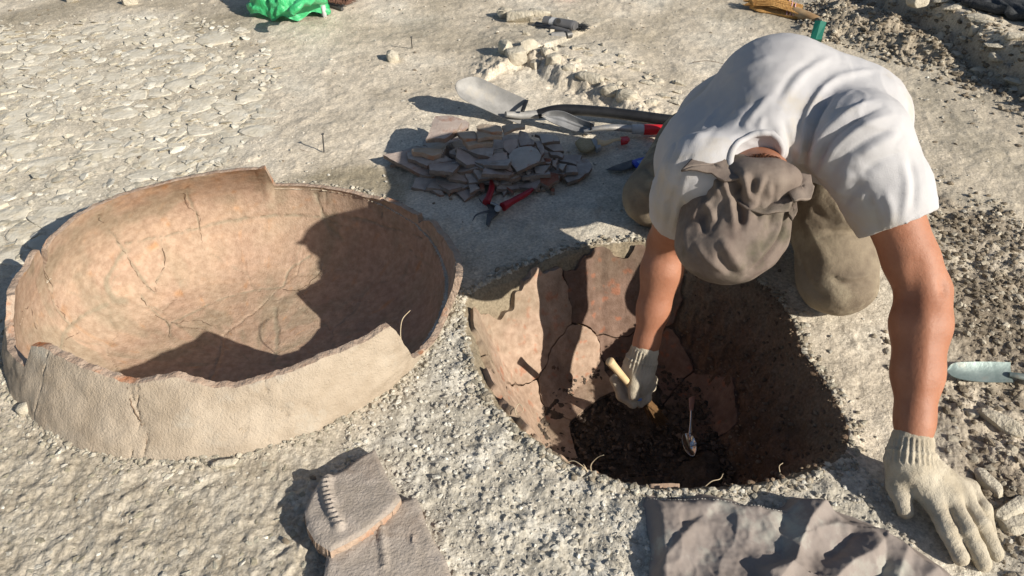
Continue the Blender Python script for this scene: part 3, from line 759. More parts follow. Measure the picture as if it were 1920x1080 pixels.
for c in range(len(SJ)):
    q = qa[qcell == c].reshape(-1, 4)
    if len(q) < 40: continue
    e = np.vstack([q[:, [0, 1]], q[:, [1, 2]], q[:, [2, 3]], q[:, [3, 0]]])
    key = e[:, 0].astype(np.int64) * 10 ** 7 + e[:, 1]; rev = e[:, 1].astype(np.int64) * 10 ** 7 + e[:, 0]
    be = e[~np.isin(key, rev)]
    used = np.unique(q); mp = -np.ones(off, int); mp[used] = np.arange(len(used)); n = len(used)
    # ragged middle line on the broken edge
    midv = (VI[used] + VO[used]) / 2; istop = used < NT
    midv = midv + (istop * .0010 * (1 + fbm(VI[used][:, 0] * 60, VI[used][:, 1] * 60, 93, 3)))[:, None] * np.array([0, 0, 1.])
    VV = np.vstack([VI[used], VO[used], midv])
    a, b = mp[be[:, 0]], mp[be[:, 1]]
    FF = np.vstack([mp[q], mp[q][:, ::-1] + n, np.stack([b, a, a + 2 * n, b + 2 * n], -1), np.stack([b + 2 * n, a + 2 * n, a + n, b + n], -1)])
    mi = np.concatenate([np.zeros(len(q)), np.ones(len(q)), np.full(2 * len(be), 2)])
    o = mk('sherd', VV, FF, [M['jar_in'], M['jar_out'], M['jar_edge']], parent=jar, midx=mi, col=np.vstack([CI[used]] * 3), auto=50)
# soil packed behind and under the sherds
sv = mid[NA - 2:] + nrm_out[NA - 2:] * .004
sV, sF = gridmesh(np.concatenate([sv, sv[:, :1]], 1))
tag(mk('packed_soil', sV, sF, mat('packed_soil', (.13, .105, .07), (.22, .18, .125), 60, .95, .004, 150), parent=jar))
# fine dark cracks across the inside of the pot: thin roots that run in them
def root_on(pts, r=.0008, m='dark_root', parent=None, name='root', inner_=True, lift=.012):
    P = [surf2(*q, inner_=inner_) for q in pts]
    Q = []
    for p in P:
        d = np.array([0, 0, CH]) - p; d /= np.linalg.norm(d); Q.append(p + d * .0008)
    Q = spline(Q, 6); Q = Q + rng.normal(0, .0016, Q.shape)
    v, f = tube(Q, np.linspace(r, r * .4, len(Q)), 5)
    return mk(name, v, f, M[m], parent=parent)
for pts in ([(345, 362), (352, 385), (372, 405), (376, 430), (380, 455)], [(185, 405), (212, 440), (232, 470), (250, 500), (270, 530), (292, 548)], [(307, 462), (308, 500), (293, 525), (292, 552)], [(84, 500), (96, 535), (100, 560), (118, 590), (135, 607)], [(262, 555), (285, 585), (315, 605), (320, 635)], [(320, 608), (370, 602), (405, 615)], [(40, 585), (58, 578), (62, 605), (72, 620)], [(150, 620), (120, 640), (120, 655)], [(530, 545), (560, 545), (590, 525), (610, 505)], [(560, 545), (575, 560), (585, 575)]):
    root_on(pts, parent=jar)
for pts in ([(240, 722), (247, 760), (262, 790), (275, 815), (270, 848)],):
    root_on(pts, r=.0014, parent=jar, name='crack_root', inner_=False, lift=.011)
# pale root hanging at the gap
P = spline([U(769, 582, .07), U(754, 600, .07), U(751, 630, .06), U(757, 655, .04), U(764, 668, .03)], 6)
tag(mk('root', *tube(P, .0011, 5), M['root']), 'thin pale root dangling in the gap at the right end of the big jar', 'root')

# ------------------------------------------------------------------ the buried jar in the pit
bj = empty('buried_jar', (PIT_C[0], PIT_C[1], -PIT_D)); tag(bj, 'lower part of a second clay jar still set in the wall of the round pit', 'jar')
nt, nk = 560, 140
tb = np.linspace(-math.pi, math.pi, nt, endpoint=False); kb = np.linspace(.30, .985, nk)
TB, KB = np.meshgrid(tb, kb); xx, yy, zz, kk = pit_xyz(TB, KB)
Pm = np.stack([xx, yy, zz], -1)
dU = np.roll(Pm, -1, 1) - np.roll(Pm, 1, 1); dV = np.gradient(Pm, axis=0); nb_ = np.cross(dU, dV); nb_ /= np.linalg.norm(nb_, axis=-1, keepdims=True)
tocen = np.stack([PIT_C[0] - Pm[..., 0], PIT_C[1] - Pm[..., 1], .25 - Pm[..., 2]], -1)
nb_ = np.where(((nb_ * tocen).sum(-1) < 0)[..., None], -nb_, nb_)
r2 = np.random.default_rng(8)
sb = []
for a0, k0 in [(a, k) for k in (.46, .82) for a in np.arange(-180, 180, 52)]:
    a = R(a0 + r2.uniform(-12, 12) + (17 if k0 == .82 else 0)); k = k0 + r2.uniform(-.05, .05)
    x, y, z, _ = pit_xyz(np.array([a]), np.array([k])); sb.append((x[0], y[0], z[0], a, k))
sb = np.array(sb)
wq = Pm + np.stack([f3(Pm * 14, 121), f3(Pm * 14, 122), f3(Pm * 14, 123)], -1) * .016
Db = np.stack([np.linalg.norm(wq - s[:3], axis=-1) for s in sb], -1); sr_ = np.sort(Db, -1); eb = sr_[..., 1] - sr_[..., 0]; cb_ = Db.argmin(-1)
idx = np.arange(nk * nt).reshape(nk, nt)
qa = np.stack([idx[:-1], np.roll(idx[:-1], -1, 1), np.roll(idx[1:], -1, 1), idx[1:]], -1)
topcut = .965 - .13 * np.clip(fbm(TB * 3, TB * 0, 124, 3) + .2, 0, 1)
for c in range(len(sb)):
    a, k = sb[c, 3], sb[c, 4]
    left = math.cos(a - R(172)) > .1
    right = math.cos(a - R(-20)) > .45
    if right and k > .62: continue
    if (not left) and r2.random() < (.42 if k > .6 else .25): continue
    if R(55) < a < R(100) and k > .8: continue
    sel = (cb_ == c) & (KB < topcut)
    q = qa[(sel[:-1] & sel[1:] & np.roll(sel, -1, 1)[:-1] & np.roll(sel, -1, 1)[1:])].reshape(-1, 4)
    if len(q) < 25: continue
    lift = .012 if left else .009
    A = Pm + nb_ * (lift - .0035 * np.clip(1 - eb / .003, 0, 1)[..., None] + .002 * f3(Pm * 20, 125)[..., None] + r2.uniform(-.003, .003)); B = Pm - nb_ * .014
    e = np.vstack([q[:, [0, 1]], q[:, [1, 2]], q[:, [2, 3]], q[:, [3, 0]]])
    key = e[:, 0].astype(np.int64) * 10 ** 7 + e[:, 1]; rev = e[:, 1].astype(np.int64) * 10 ** 7 + e[:, 0]
    be = e[~np.isin(key, rev)]; used = np.unique(q); mp = -np.ones(nk * nt, int); mp[used] = np.arange(len(used)); n = len(used)
    A_ = A.reshape(-1, 3)[used]; B_ = B.reshape(-1, 3)[used]; a_, b_ = mp[be[:, 0]], mp[be[:, 1]]
    for _ in range(2):
        for W_ in (A_, B_):
            s_ = np.zeros_like(W_); c_n = np.zeros(n); np.add.at(s_, a_, W_[b_]); np.add.at(s_, b_, W_[a_]); np.add.at(c_n, a_, 1); np.add.at(c_n, b_, 1)
            mb = c_n > 0; W_[mb] = .4 * W_[mb] + .6 * s_[mb] / c_n[mb][:, None]
    VV = np.vstack([A_, B_])
    FF = np.vstack([mp[q], np.stack([b_, a_, a_ + n, b_ + n], -1)])
    u = Pm.reshape(-1, 3)[used]
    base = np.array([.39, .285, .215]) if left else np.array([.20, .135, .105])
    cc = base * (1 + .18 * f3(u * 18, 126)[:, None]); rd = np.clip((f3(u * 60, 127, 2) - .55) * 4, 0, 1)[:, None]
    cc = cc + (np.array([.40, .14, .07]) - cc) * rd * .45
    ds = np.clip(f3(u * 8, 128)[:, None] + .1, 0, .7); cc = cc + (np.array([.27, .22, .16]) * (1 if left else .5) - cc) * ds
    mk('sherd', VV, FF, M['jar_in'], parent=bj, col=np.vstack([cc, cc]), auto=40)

# ------------------------------------------------------------------ pottery pile
M['sherd_side'] = mat('clay_side', (.19, .155, .13), (.27, .22, .185), 40, .95, .003, 150, c3=(.26, .14, .09), s3=9, spec=.1)
def side_idx(f):
    n = (len(f) - 1) // 5
    return [0] * (2 * n) + [1] * (3 * n) + [1]
def Zq(pts, ox=700, oy=180, s=4.5): return [(ox + a / s, oy + b / s) for a, b in pts]
pile = [
 ([(515,155),(600,148),(660,150),(745,215),(720,260),(640,330),(600,350),(440,345),(475,290)], .105, (.02,-.25), .02, 'sherd_pink', 'largest pinkish sherd, lying on the upper left of the pottery pile'),
 ([(660,150),(810,220),(800,260),(650,330),(745,215)], .095, (0,-.2), .018, 'sherd_pink', 'pinkish sherd edge sticking out from under the largest pinkish sherd'),
 ([(870,235),(900,225),(1080,245),(1090,285),(1000,298),(875,262)], .115, (0,-.1), .016, 'sherd_tan', 'pale tan sherd lying on the very top of the pottery pile'),
 ([(870,285),(1080,300),(1090,325),(880,348)], .105, (0,-.1), .016, 'sherd_tan', 'pale tan sherd directly under the topmost sherd of the pile'),
 ([(680,290),(860,285),(870,345),(760,350)], .10, (0,-.2), .014, 'sherd_tan', 'sunlit tan sherd right of the largest pinkish sherd'),
 ([(750,355),(1015,350),(1010,385),(800,412)], .09, (0,-.1), .02, 'sherd_tan', 'long pale sherd crossing the top of the pile edge-on'),
 ([(1080,240),(1280,222),(1275,248),(1100,300)], .11, (.1,-.1), .013, 'sherd_tan', 'thin tan sherd pointing from the pile top towards the big shovel'),
 ([(1235,275),(1300,300),(1340,400),(1240,415),(1225,330)], .085, (0,-.5), .015, 'sherd', 'upright grey sherd at the back of the pile below the big shovel'),
 ([(1100,370),(1220,350),(1222,410),(1150,480),(1095,430)], .085, (0,-.35), .017, 'sherd_pink', 'small pink sherd with red side behind the chalky rust-stained sherd'),
 ([(1360,310),(1560,330),(1575,370),(1420,395),(1400,330)], .08, (0,-.3), .016, 'sherd_white', 'chalky ribbed sherd at the right back of the pile'),
 ([(1430,380),(1570,380),(1610,450),(1520,460),(1440,410)], .062, (0,-.3), .018, 'sherd', 'dark sherd leaning below the chalky ribbed sherd'),
 ([(1360,370),(1420,365),(1445,470),(1420,495)], .065, (0,-.5), .015, 'sherd', 'narrow upright grey sherd left of the chalky ribbed sherd'),
 ([(1140,490),(1180,440),(1230,420),(1330,405),(1390,440),(1420,490),(1400,550),(1290,600),(1210,630),(1160,570)], .08, (.1,-.45), .018, 'sherd_white', 'chalky whitish sherd with rusty stains in the middle of the pile'),
 ([(935,550),(1040,470),(1130,465),(1138,540),(1180,632)], .072, (0,-.35), .016, 'sherd_pink', 'triangular pink sherd left of the chalky rust-stained sherd'),
 ([(885,525),(940,540),(1180,640),(1245,665),(1180,690),(1000,650),(880,580)], .05, (0,-.25), .02, 'sherd', 'long grey curved sherd under the triangular pink one'),
 ([(640,450),(700,420),(885,520),(820,545),(640,475)], .062, (0,-.2), .017, 'sherd', 'flat grey sherd in the left middle of the pile'),
 ([(710,420),(1020,435),(1000,510),(880,490)], .075, (0,-.15), .02, 'sherd', 'layered grey sherd under the long pale sherd'),
 ([(320,430),(590,440),(580,470),(500,500),(330,460)], .07, (0,-.1), .022, 'sherd_tan', 'sunlit tan sherd with crumbly edge at the left side of the pile'),
 ([(80,482),(300,450),(430,560),(520,620),(525,650),(400,655),(200,560)], .035, (0,-.15), .018, 'sherd_pink', 'long reddish sherd forming the left end of the pile'),
 ([(280,460),(600,490),(680,530),(450,585),(290,520)], .052, (0,-.15), .017, 'sherd', 'brown sherd under the sunlit crumbly one at the left of the pile'),
 ([(650,590),(880,550),(860,590),(730,625)], .045, (0,-.1), .017, 'sherd', None),
 ([(700,640),(940,650),(900,700),(760,700)], .03, (0,-.1), .017, 'sherd_pink', None),
 ([(530,705),(620,670),(725,740),(640,820)], .018, (0,-.2), .013, 'sherd', 'square grey sherd at the front left foot of the pile'),
 ([(445,760),(530,720),(600,820),(560,825)], .012, (0,-.05), .012, 'sherd', 'narrow sherd on the ground, leftmost at the front of the pile'),
 ([(690,800),(760,750),(910,800),(770,872)], .012, (0,-.1), .012, 'sherd_pink', 'flat sherd with red corner left of the red secateurs'),
 ([(800,720),(850,725),(900,770),(815,805)], .028, (0,-.2), .012, 'sherd', None),
 ([(930,690),(1070,700),(1060,745),(940,720)], .03, (0,-.1), .012, 'sherd', None),
 ([(1070,700),(1180,700),(1170,728),(1080,735)], .028, (0,-.1), .012, 'sherd', None),
 ([(1360,590),(1500,570),(1440,650),(1370,640)], .045, (0,-.2), .013, 'sherd', None),
 ([(1380,640),(1470,630),(1560,640),(1570,700),(1480,750),(1410,720)], .03, (0,-.25), .016, 'sherd_red', 'dark red rounded sherd at the right front of the pile'),
 ([(1570,650),(1720,530),(1800,510),(1850,580),(1820,640),(1740,690),(1640,715)], .018, (0,-.1), .016, 'sherd', 'big rounded grey sherd at the right end of the pile'),
 ([(1630,570),(1710,580),(1730,630),(1620,632)], .035, (0,-.1), .014, 'sherd', 'small grey sherd lying on the big rounded one'),
 ([(1510,530),(1555,530),(1545,600),(1510,580)], .045, (0,-.3), .012, 'sherd_pink', None),
 ([(1570,560),(1635,560),(1600,620),(1565,600)], .045, (0,-.3), .012, 'sherd_white', None),
 ([(1560,520),(1720,545),(1715,570),(1580,542)], .038, (0,-.1), .012, 'sherd', None),
 ([(1440,510),(1500,520),(1500,558),(1450,545)], .047, (0,-.2), .012, 'sherd_red', None),
 ([(1480,450),(1610,480),(1600,508),(1500,490)], .05, (0,-.2), .014, 'sherd', None),
 ([(1325,715),(1400,720),(1410,775),(1330,775)], .014, (0,-.1), .012, 'sherd', None),
 ([(1415,730),(1455,735),(1455,775),(1415,775)], .012, (0,-.1), .012, 'sherd', None),
 ([(1490,765),(1530,765),(1530,797),(1495,795)], .012, (0,0), .012, 'sherd_red', 'tiny dark red sherd on the ground right of the secateurs handles'),
 ([(890,850),(1080,760),(1090,790),(920,885)], .010, (0,0), .010, 'sherd', None),
 ([(1065,770),(1150,790),(1100,832)], .012, (0,-.1), .010, 'sherd', None),
 ([(1090,740),(1190,800),(1170,812),(1090,762)], .018, (0,-.1), .012, 'sherd_red', None),
 ([(1280,600),(1330,640),(1300,675)], .04, (0,-.3), .012, 'sherd', None),
 ([(630,650),(690,660),(690,700),(640,672)], .03, (0,-.1), .012, 'sherd', None),
 ([(665,680),(780,720),(760,747),(680,712)], .022, (0,-.1), .012, 'sherd_pink', None),
 ([(880,710),(920,710),(940,770),(900,777)], .025, (0,-.1), .012, 'sherd_red', None),
 ([(655,545),(760,545),(740,582),(660,582)], .052, (0,-.1), .015, 'sherd', None),
]
GP = 'broken pottery sherds in the pile'
SHARED = 'broken clay sherd wedged among the others in the pottery pile'
for i, (poly, z, tilt, th_, m_, lab) in enumerate(pile):
    ty = .30 if tilt[1] < -.28 else (-.02 if z > .085 else .08 if z > .03 else .03)
    v, f = slab(Zq(poly), z, th_ * .66, (tilt[0] + rnd.uniform(-.06, .06), ty + rnd.uniform(-.04, .04)), curve=.006, jag=.0022, seed=i)
    o = mk('pottery_sherd', v, f, [M[m_], M['sherd_side' if m_ != 'sherd_tan' else 'jar_edge']], midx=side_idx(f), smooth=False); tag(o, lab or SHARED, 'sherd', GP)
# lower layers that carry them
for i in range(64):
    a = rnd.uniform(0, 6.28); q = rnd.random() ** .6
    cx_ = 905 + 160 * q * math.cos(a); cy_ = 305 + 48 * q * math.sin(a)
    z = max(.012, .075 * (1 - q * q) * (.8 if cy_ > 300 else 1) * rnd.uniform(.4, .95))
    c0 = U(cx_, cy_, z); n = rnd.randint(5, 7); s = rnd.uniform(.025, .06); a0 = rnd.uniform(0, 6)
    poly = []
    for k in range(n):
        w = a0 + 6.283 * k / n + rnd.uniform(-.25, .25); rr_ = s * rnd.uniform(.7, 1.2)
        poly.append(tuple(pj(c0 + np.array([rr_ * math.cos(w) * 1.3, rr_ * math.sin(w), 0]))))
    v, f = slab(poly, z, .010, (rnd.uniform(-.35, .35), rnd.uniform(-.3, .25)), curve=.005, jag=.002, seed=100 + i)
    tag(mk('pottery_sherd', v, f, [M[rnd.choice(['sherd', 'sherd', 'sherd_pink'])], M['sherd_side']], midx=side_idx(f), smooth=False), SHARED, 'sherd', GP)

# ------------------------------------------------------------------ two big sherds in the foreground
def bigsherd(poly, z, tilt, th_, seed, band, label, extra=None):
    """dense surface with a raised finger-pressed band"""
    c = np.mean([U(a, b, z) for a, b in poly], 0); P = np.array([on_plane(a, b, c, tilt) for a, b in poly])
    lo = P.min(0); hi = P.max(0); st = .0035
    nx = int((hi[0] - lo[0]) / st); ny = int((hi[1] - lo[1]) / st)
    gx, gy = np.meshgrid(np.linspace(lo[0], hi[0], nx), np.linspace(lo[1], hi[1], ny), indexing='ij')
    sdv = poly_sd(gx, gy, P) + .0022 * fbm(gx * 60, gy * 60, seed, 2)
    # pull outside points onto the outline
    e = 1e-4
    for _ in range(3):
        s0 = poly_sd(gx, gy, P); dx = (poly_sd(gx + e, gy, P) - s0) / e; dy = (poly_sd(gx, gy + e, P) - s0) / e
        mm = (s0 > 0) & (s0 < st * 1.5); gx = np.where(mm, gx - dx * s0, gx); gy = np.where(mm, gy - dy * s0, gy)
    sdv = poly_sd(gx, gy, P)
    inm = sdv <= 1e-4
    gz_ = c[2] + tilt[0] * (gx - c[0]) + tilt[1] * (gy - c[1])
    rr_ = np.hypot(gx - c[0], gy - c[1]); gz_ = gz_ - .25 * rr_ ** 2
    gz_ = gz_ - .004 * sm(-.006, 0, sdv) + .0012 * fbm(gx * 30, gy * 30, seed + 1, 3)
    for bp, bw, bh_, per in band:
        B = np.array([on_plane(a, b, c, tilt) for a, b in bp]); B = spline(B, 8)
        L = np.concatenate([[0], np.cumsum(np.linalg.norm(np.diff(B, axis=0), axis=1))])
        d = np.full(gx.shape, 9.); s_ = np.zeros(gx.shape)
        for k in range(len(B)):
            dd = np.hypot(gx - B[k][0], gy - B[k][1]); m2 = dd < d; d = np.where(m2, dd, d); s_ = np.where(m2, L[k], s_)
        # continuous arclength
        ax = (B[-1] - B[0]); ax /= np.linalg.norm(ax); s2 = (gx - B[0][0]) * ax[0] + (gy - B[0][1]) * ax[1]
        prof_ = np.exp(-(d / bw) ** 4)
        ripple = .5 + .5 * np.cos(6.283 * (s2 / per + .35 * (d / bw)))
        gz_ = gz_ + bh_ * prof_ * (.55 + .45 * ripple ** .7)
    G = np.stack([gx, gy, gz_], -1)
    okq = inm[:-1, :-1] & inm[1:, :-1] & inm[1:, 1:] & inm[:-1, 1:]
    idx = np.arange(nx * ny).reshape(nx, ny)
    q = np.stack([idx[:-1, :-1], idx[1:, :-1], idx[1:, 1:], idx[:-1, 1:]], -1)[okq]
    ee = np.vstack([q[:, [0, 1]], q[:, [1, 2]], q[:, [2, 3]], q[:, [3, 0]]])
    key = ee[:, 0].astype(np.int64) * 10 ** 7 + ee[:, 1]; rev = ee[:, 1].astype(np.int64) * 10 ** 7 + ee[:, 0]
    be = ee[~np.isin(key, rev)]; used = np.unique(q); mp = -np.ones(nx * ny, int); mp[used] = np.arange(len(used)); n = len(used)
    T = G.reshape(-1, 3)[used]; Bt = T.copy(); Bt[:, 2] -= th_; Md = T.copy(); Md[:, 2] -= th_ * .5; Md[:, :2] += rng.normal(0, .0012, (n, 2))
    a, b = mp[be[:, 0]], mp[be[:, 1]]
    FF = np.vstack([mp[q], mp[q][:, ::-1] + 2 * n, np.stack([b, a, a + n, b + n], -1), np.stack([b + n, a + n, a + 2 * n, b + 2 * n], -1)])
    mi = np.concatenate([np.zeros(len(q)), np.zeros(len(q)), np.ones(2 * len(be))])
    o = mk('banded_sherd', np.vstack([T, Md, Bt]), FF, [M['bigsherd'], M['jar_edge']], midx=mi, auto=45)
    return tag(o, label, 'sherd')
M['bigsherd'] = mat('foreground_clay', (.36, .31, .26), (.44, .385, .335), 30, .95, .0022, 230, c3=(.35, .29, .24), s3=14, b2=.002, b2scale=60, spec=.1)
bigsherd([(600, 898), (640, 880), (680, 850), (702, 836), (712, 862), (728, 895), (752, 932), (735, 955), (710, 975), (680, 998), (650, 1015), (618, 1030), (590, 1012), (574, 985), (570, 955), (582, 925)], .045, (.02, -.10), .028, 31,
         [([(612, 895), (612, 920), (620, 950), (636, 985)], .0095, .0105, .0102)], 'upper big sherd in the foreground, with a pinched clay band down its left side')
bigsherd([(612, 1033), (650, 1018), (682, 1000), (712, 978), (737, 956), (753, 936), (780, 928), (790, 950), (800, 985), (815, 1015), (835, 1045), (850, 1085), (862, 1160), (610, 1160), (605, 1080)], .034, (.0, -.06), .026, 47,
         [([(716, 990), (716, 1010), (720, 1040), (722, 1060)], .006, .005, .0095), ([(776, 1005), (774, 1018), (780, 1030)], .003, .003, .05)], 'lower of two big banded sherds, cut by the bottom edge, with a small raised mark')

# ------------------------------------------------------------------ loose stones
k = 0
def stone(px, py, s, label, ang=0, seed=0, m='rock', sink=.4, name='stone', group=None, n=26, z=None):
    p = U(px, py, 0); z0 = gzb(p[0], p[1]) if z is None else z
    v, f = rock((p[0], p[1], z0 + s[2] * (1 - 2 * sink) ), s, seed, ang, n)
    o = mk(name, v, f, M[m], auto=25); return tag(o, label, 'stone', group)
GR = 'limestone blocks edging the small ridge'
for i, (x, y, s, a, lab) in enumerate([
    (948, 112, (.03, .05, .05), .2, 'tall grey block at the left end of the stone ridge'),
    (968, 122, (.045, .04, .052), .5, 'big crumbly block beside the left end of the stone ridge'),
    (990, 108, (.03, .045, .035), -.7, 'pale slanting stone on top of the ridge, second from its left end'),
    (1003, 128, (.02, .03, .03), -.4, 'small upright stone with dark gap left of it on the ridge'),
    (1022, 118, (.022, .03, .025), .3, 'small rounded stone behind the ridge front near its left end'),
    (1038, 135, (.035, .03, .036), .1, 'white angular stone in the middle of the ridge'),
    (1066, 148, (.03, .022, .022), -.2, 'low flat stone right of the white angular one on the ridge'),
    (1105, 165, (.062, .028, .03), -.45, 'largest brick-shaped pale block of the ridge'),
    (1143, 186, (.04, .026, .03), -.5, 'square pale block right of the largest brick-shaped one'),
    (1172, 198, (.045, .028, .032), -.6, 'rightmost pale block of the ridge, above the black shovel handle'),
    (1080, 128, (.02, .018, .014), .5, 'small chip lying on the ridge slope behind the largest block')]):
    stone(x, y, (s[0] * .9, s[1] * .9, s[2] * .8), lab, a, 200 + i, group=GR, sink=.42)
stone(975, 44, (.062, .04, .028), 'flat sandy-yellow stone block beside the grey hammer, nearer one', -.05, 231, 'rock', .1, n=22)
stone(946, 34, (.035, .03, .026), 'smaller sandy stone behind the flat yellow block', .3, 232, 'rock', .2)
stone(1010, 30, (.05, .03, .016), 'thin sandy stone slab behind the flat yellow block', -.1, 233, 'rock', .2)
stone(737, 112, (.024, .03, .03), 'small stub of rock standing in the smooth sand, centre top', .2, 234, sink=.3)
stone(424, 874, (.026, .008, .010), 'narrow pale stone chip embedded just below the big jar', .22, 235, sink=.25)
stone(50, 772, (.016, .012, .014), 'grey pebble leaning on the left foot of the big jar', .4, 236, sink=.2)
stone(245, 8, (.035, .022, .022), 'white stone at the top left edge beyond the paving', .2, 237, sink=.2)
stone(135, 2, (.03, .02, .03), 'dark stone at the very top left beyond the paving', .1, 238, sink=.2)
stone(1108, 590 - 0, (.005, .004, .004), 'tiny pebble', 0, 1, sink=.2) if False else None
stone(1872, 800, (.045, .014, .016), 'long pale stone chip below the greenish trowel', -.75, 239, sink=.2)
stone(1818, 922, (.016, .012, .012), 'rounded tan stone just right of the gloved hand on the ground', .4, 240, sink=.2)
stone(1852, 912, (.014, .034, .010), 'sharp pale splinter of stone standing right of the glove', .3, 241, sink=.1)
stone(1895, 960, (.05, .014, .013), 'long pale slab at the right edge beside the glove fingers', .5, 242, sink=.2)
stone(1900, 985, (.03, .02, .012), 'flat pale stone below the long slab at the right edge', .1, 243, sink=.3)
stone(1822, 780, (.012, .01, .009), 'small clod of earth above the long pale chip at right', .1, 244, sink=.3)
stone(1700, 70, (.05, .04, .03), 'pointed rock on top of the far trench edge', .4, 245, z=.13, sink=.2)
stone(1810, 34, (.05, .035, .035), 'cone-shaped rock on the far bank at upper right', .4, 246, z=.15, sink=.2)
for i in range(34):
    t = rnd.random() * (len(ledge) - 1); a = int(t); p = ledge[a] + (ledge[a + 1] - ledge[a]) * (t - a); p = p + np.array([rnd.uniform(-.04, .1), rnd.uniform(-.03, .1), 0])
    v, f = rock((p[0], p[1], gzb(p[0], p[1]) + .004), (rnd.uniform(.02, .055), rnd.uniform(.015, .035), rnd.uniform(.008, .02)), 300 + i, rnd.uniform(-.8, 0), 14)
    tag(mk('stone', v, f, M['rock'], auto=25), 'flaky limestone slab in the edge of the far trench bank', 'stone', 'stones in the far trench edge')
for i in range(60):
    x = rnd.uniform(980, 1330); y = 60 + (x - 1020) * .45 + rnd.uniform(-20, 60)
    if x > 1280 and y > 130: continue
    p = U(x, y); v, f = rock((p[0], p[1], gzb(p[0], p[1]) + .002), (rnd.uniform(.01, .028), rnd.uniform(.008, .018), rnd.uniform(.006, .012)), 400 + i, rnd.uniform(-1, .2), 12)
    tag(mk('stone', v, f, M['rock'], auto=25), 'small limestone chip scattered on the slope above the stone ridge', 'stone', 'limestone chips on the ridge slope')

# ------------------------------------------------------------------ tools
def T(pts, r, m, parent, name, n=10, flat=1.0, sp=True):
    P = spline([np.array(p, float) for p in pts], 6) if sp and len(pts) > 2 else np.array(pts, float)
    rr_ = np.interp(np.linspace(0, 1, len(P)), np.linspace(0, 1, len(r)), r) if isinstance(r, (list, tuple)) else r
    v, f = tube(P, rr_, n, flat); return mk(name, v, f, M[m], parent=parent, auto=50)
def blade(up_, lo_, sag, th_, m, parent, name='blade', n1=24, n2=14, ridge_=0):
    A = spline(up_, 8); B = spline(lo_, 8)
    A = np.array([[np.interp(t, np.linspace(0, 1, len(A)), A[:, k]) for k in range(3)] for t in np.linspace(0, 1, n1)])
    B = np.array([[np.interp(t, np.linspace(0, 1, len(B)), B[:, k]) for k in range(3)] for t in np.linspace(0, 1, n1)])
    s = np.linspace(0, 1, n2)
    P = A[:, None] * (1 - s)[None, :, None] + B[:, None] * s[None, :, None]
    nn_ = np.cross(A[-1] - A[0], B[n1 // 2] - A[n1 // 2]); nn_ /= np.linalg.norm(nn_)
    if nn_[2] > 0: nn_ = -nn_
    P = P + nn_ * (sag * np.sin(np.pi * s)[None, :, None]) + nn_ * (-ridge_ * np.exp(-((s - .5) / .07) ** 2)[None, :, None]) * np.linspace(0, 1, n1)[:, None, None]
    v, f = thickgrid(P, th_); return mk(name, v, f, M[m], parent=parent, auto=50)
# big shovel
sh = empty('shovel', U(1000, 215, 0)); tag(sh, 'large shovel with broad pale steel blade and black handle running behind the person', 'shovel')
blade([U(855, 160, .118), U(862, 150, .128), U(893, 144, .128), U(935, 163, .10), U(986, 186, .07)], [U(855, 163, .115), U(866, 184, .092), U(905, 203, .055), U(940, 219, .03), U(976, 233, .012)], .016, .0022, 'steel_dusty', sh)
mk('shoulder', *slab([(984, 186), (991, 187), (983, 207), (976, 207)], .065, .006, (0, .2)), M['black'], parent=sh)
T([U(948, 214, .045), U(975, 216, .034), U(1012, 214, .03)], [.010, .014, .0155], 'steel_dusty', sh, 'socket', flat=.85)
T([U(1009, 214, .031), U(1040, 207, .042), U(1075, 206, .045), U(1150, 212, .04), U(1262, 227, .03)], [.0155, .017, .0175, .0175, .0185], 'black', sh, 'handle', 14)
T([U(1261, 227, .030), U(1300, 232, .028)], .0195, 'lightgrey', sh, 'ferrule', 14, sp=False)
T([U(1299, 232, .028), U(1420, 246, .02)], .0165, 'black', sh, 'handle', 12, sp=False)
# small shovel with red sleeve
s2 = empty('small_shovel', U(1110, 245, 0)); tag(s2, 'small pointed shovel with red sleeve on its steel neck, lying nearer than the large one', 'shovel')
blade([U(1016, 215, .05), U(1030, 209, .06), U(1055, 209, .06), U(1085, 222, .045), U(1113, 232, .04)], [U(1016, 217, .048), U(1032, 228, .03), U(1055, 238, .02), U(1080, 246, .012), U(1108, 252, .008)], .014, .002, 'steel', s2, ridge_=.008)
mk('shoulder', *slab([(1107, 229), (1115, 229), (1114, 242), (1106, 242)], .035, .006, (0, .2)), M['black'], parent=s2)
T([U(1095, 246, .02), U(1120, 241, .03), U(1150, 239, .033), U(1190, 242, .026)], [.006, .0095, .0125, .0135], 'steel', s2, 'neck', 12, .8)
T([U(1185, 242, .026), U(1208, 243, .026)], .0155, 'lightgrey', s2, 'collar', 14, sp=False)
T([U(1207, 243, .026), U(1276, 244, .026)], .0165, 'red', s2, 'sleeve', 14, sp=False)
T([U(1271, 244, .026), U(1380, 248, .024)], .014, 'greyp', s2, 'handle', 12, sp=False)
# paintbrush
pb = empty('paintbrush', U(1120, 270, 0)); tag(pb, 'flat paintbrush with cream wooden handle and red tip, beside the pottery pile', 'brush')
mk('bristles', *slab([(1078, 264), (1086, 258), (1110, 258), (1120, 273), (1100, 281), (1088, 279)], .022, .014, (0, 0), bevel=.004), M['bristle'], parent=pb)
mk('ferrule', *slab([(1108, 259), (1118, 260), (1128, 274), (1119, 278)], .025, .017), M['steel'], parent=pb)
T([U(1120, 268, .022), U(1135, 268, .022), U(1150, 263, .022), U(1166, 261, .02)], [.020, .012, .007, .008], 'wood', pb, 'handle', 12, .5)
mk('handle_tip', *slab([(1163, 256), (1177, 255), (1181, 259), (1176, 264), (1165, 266)], .024, .012), M['red'], parent=pb)
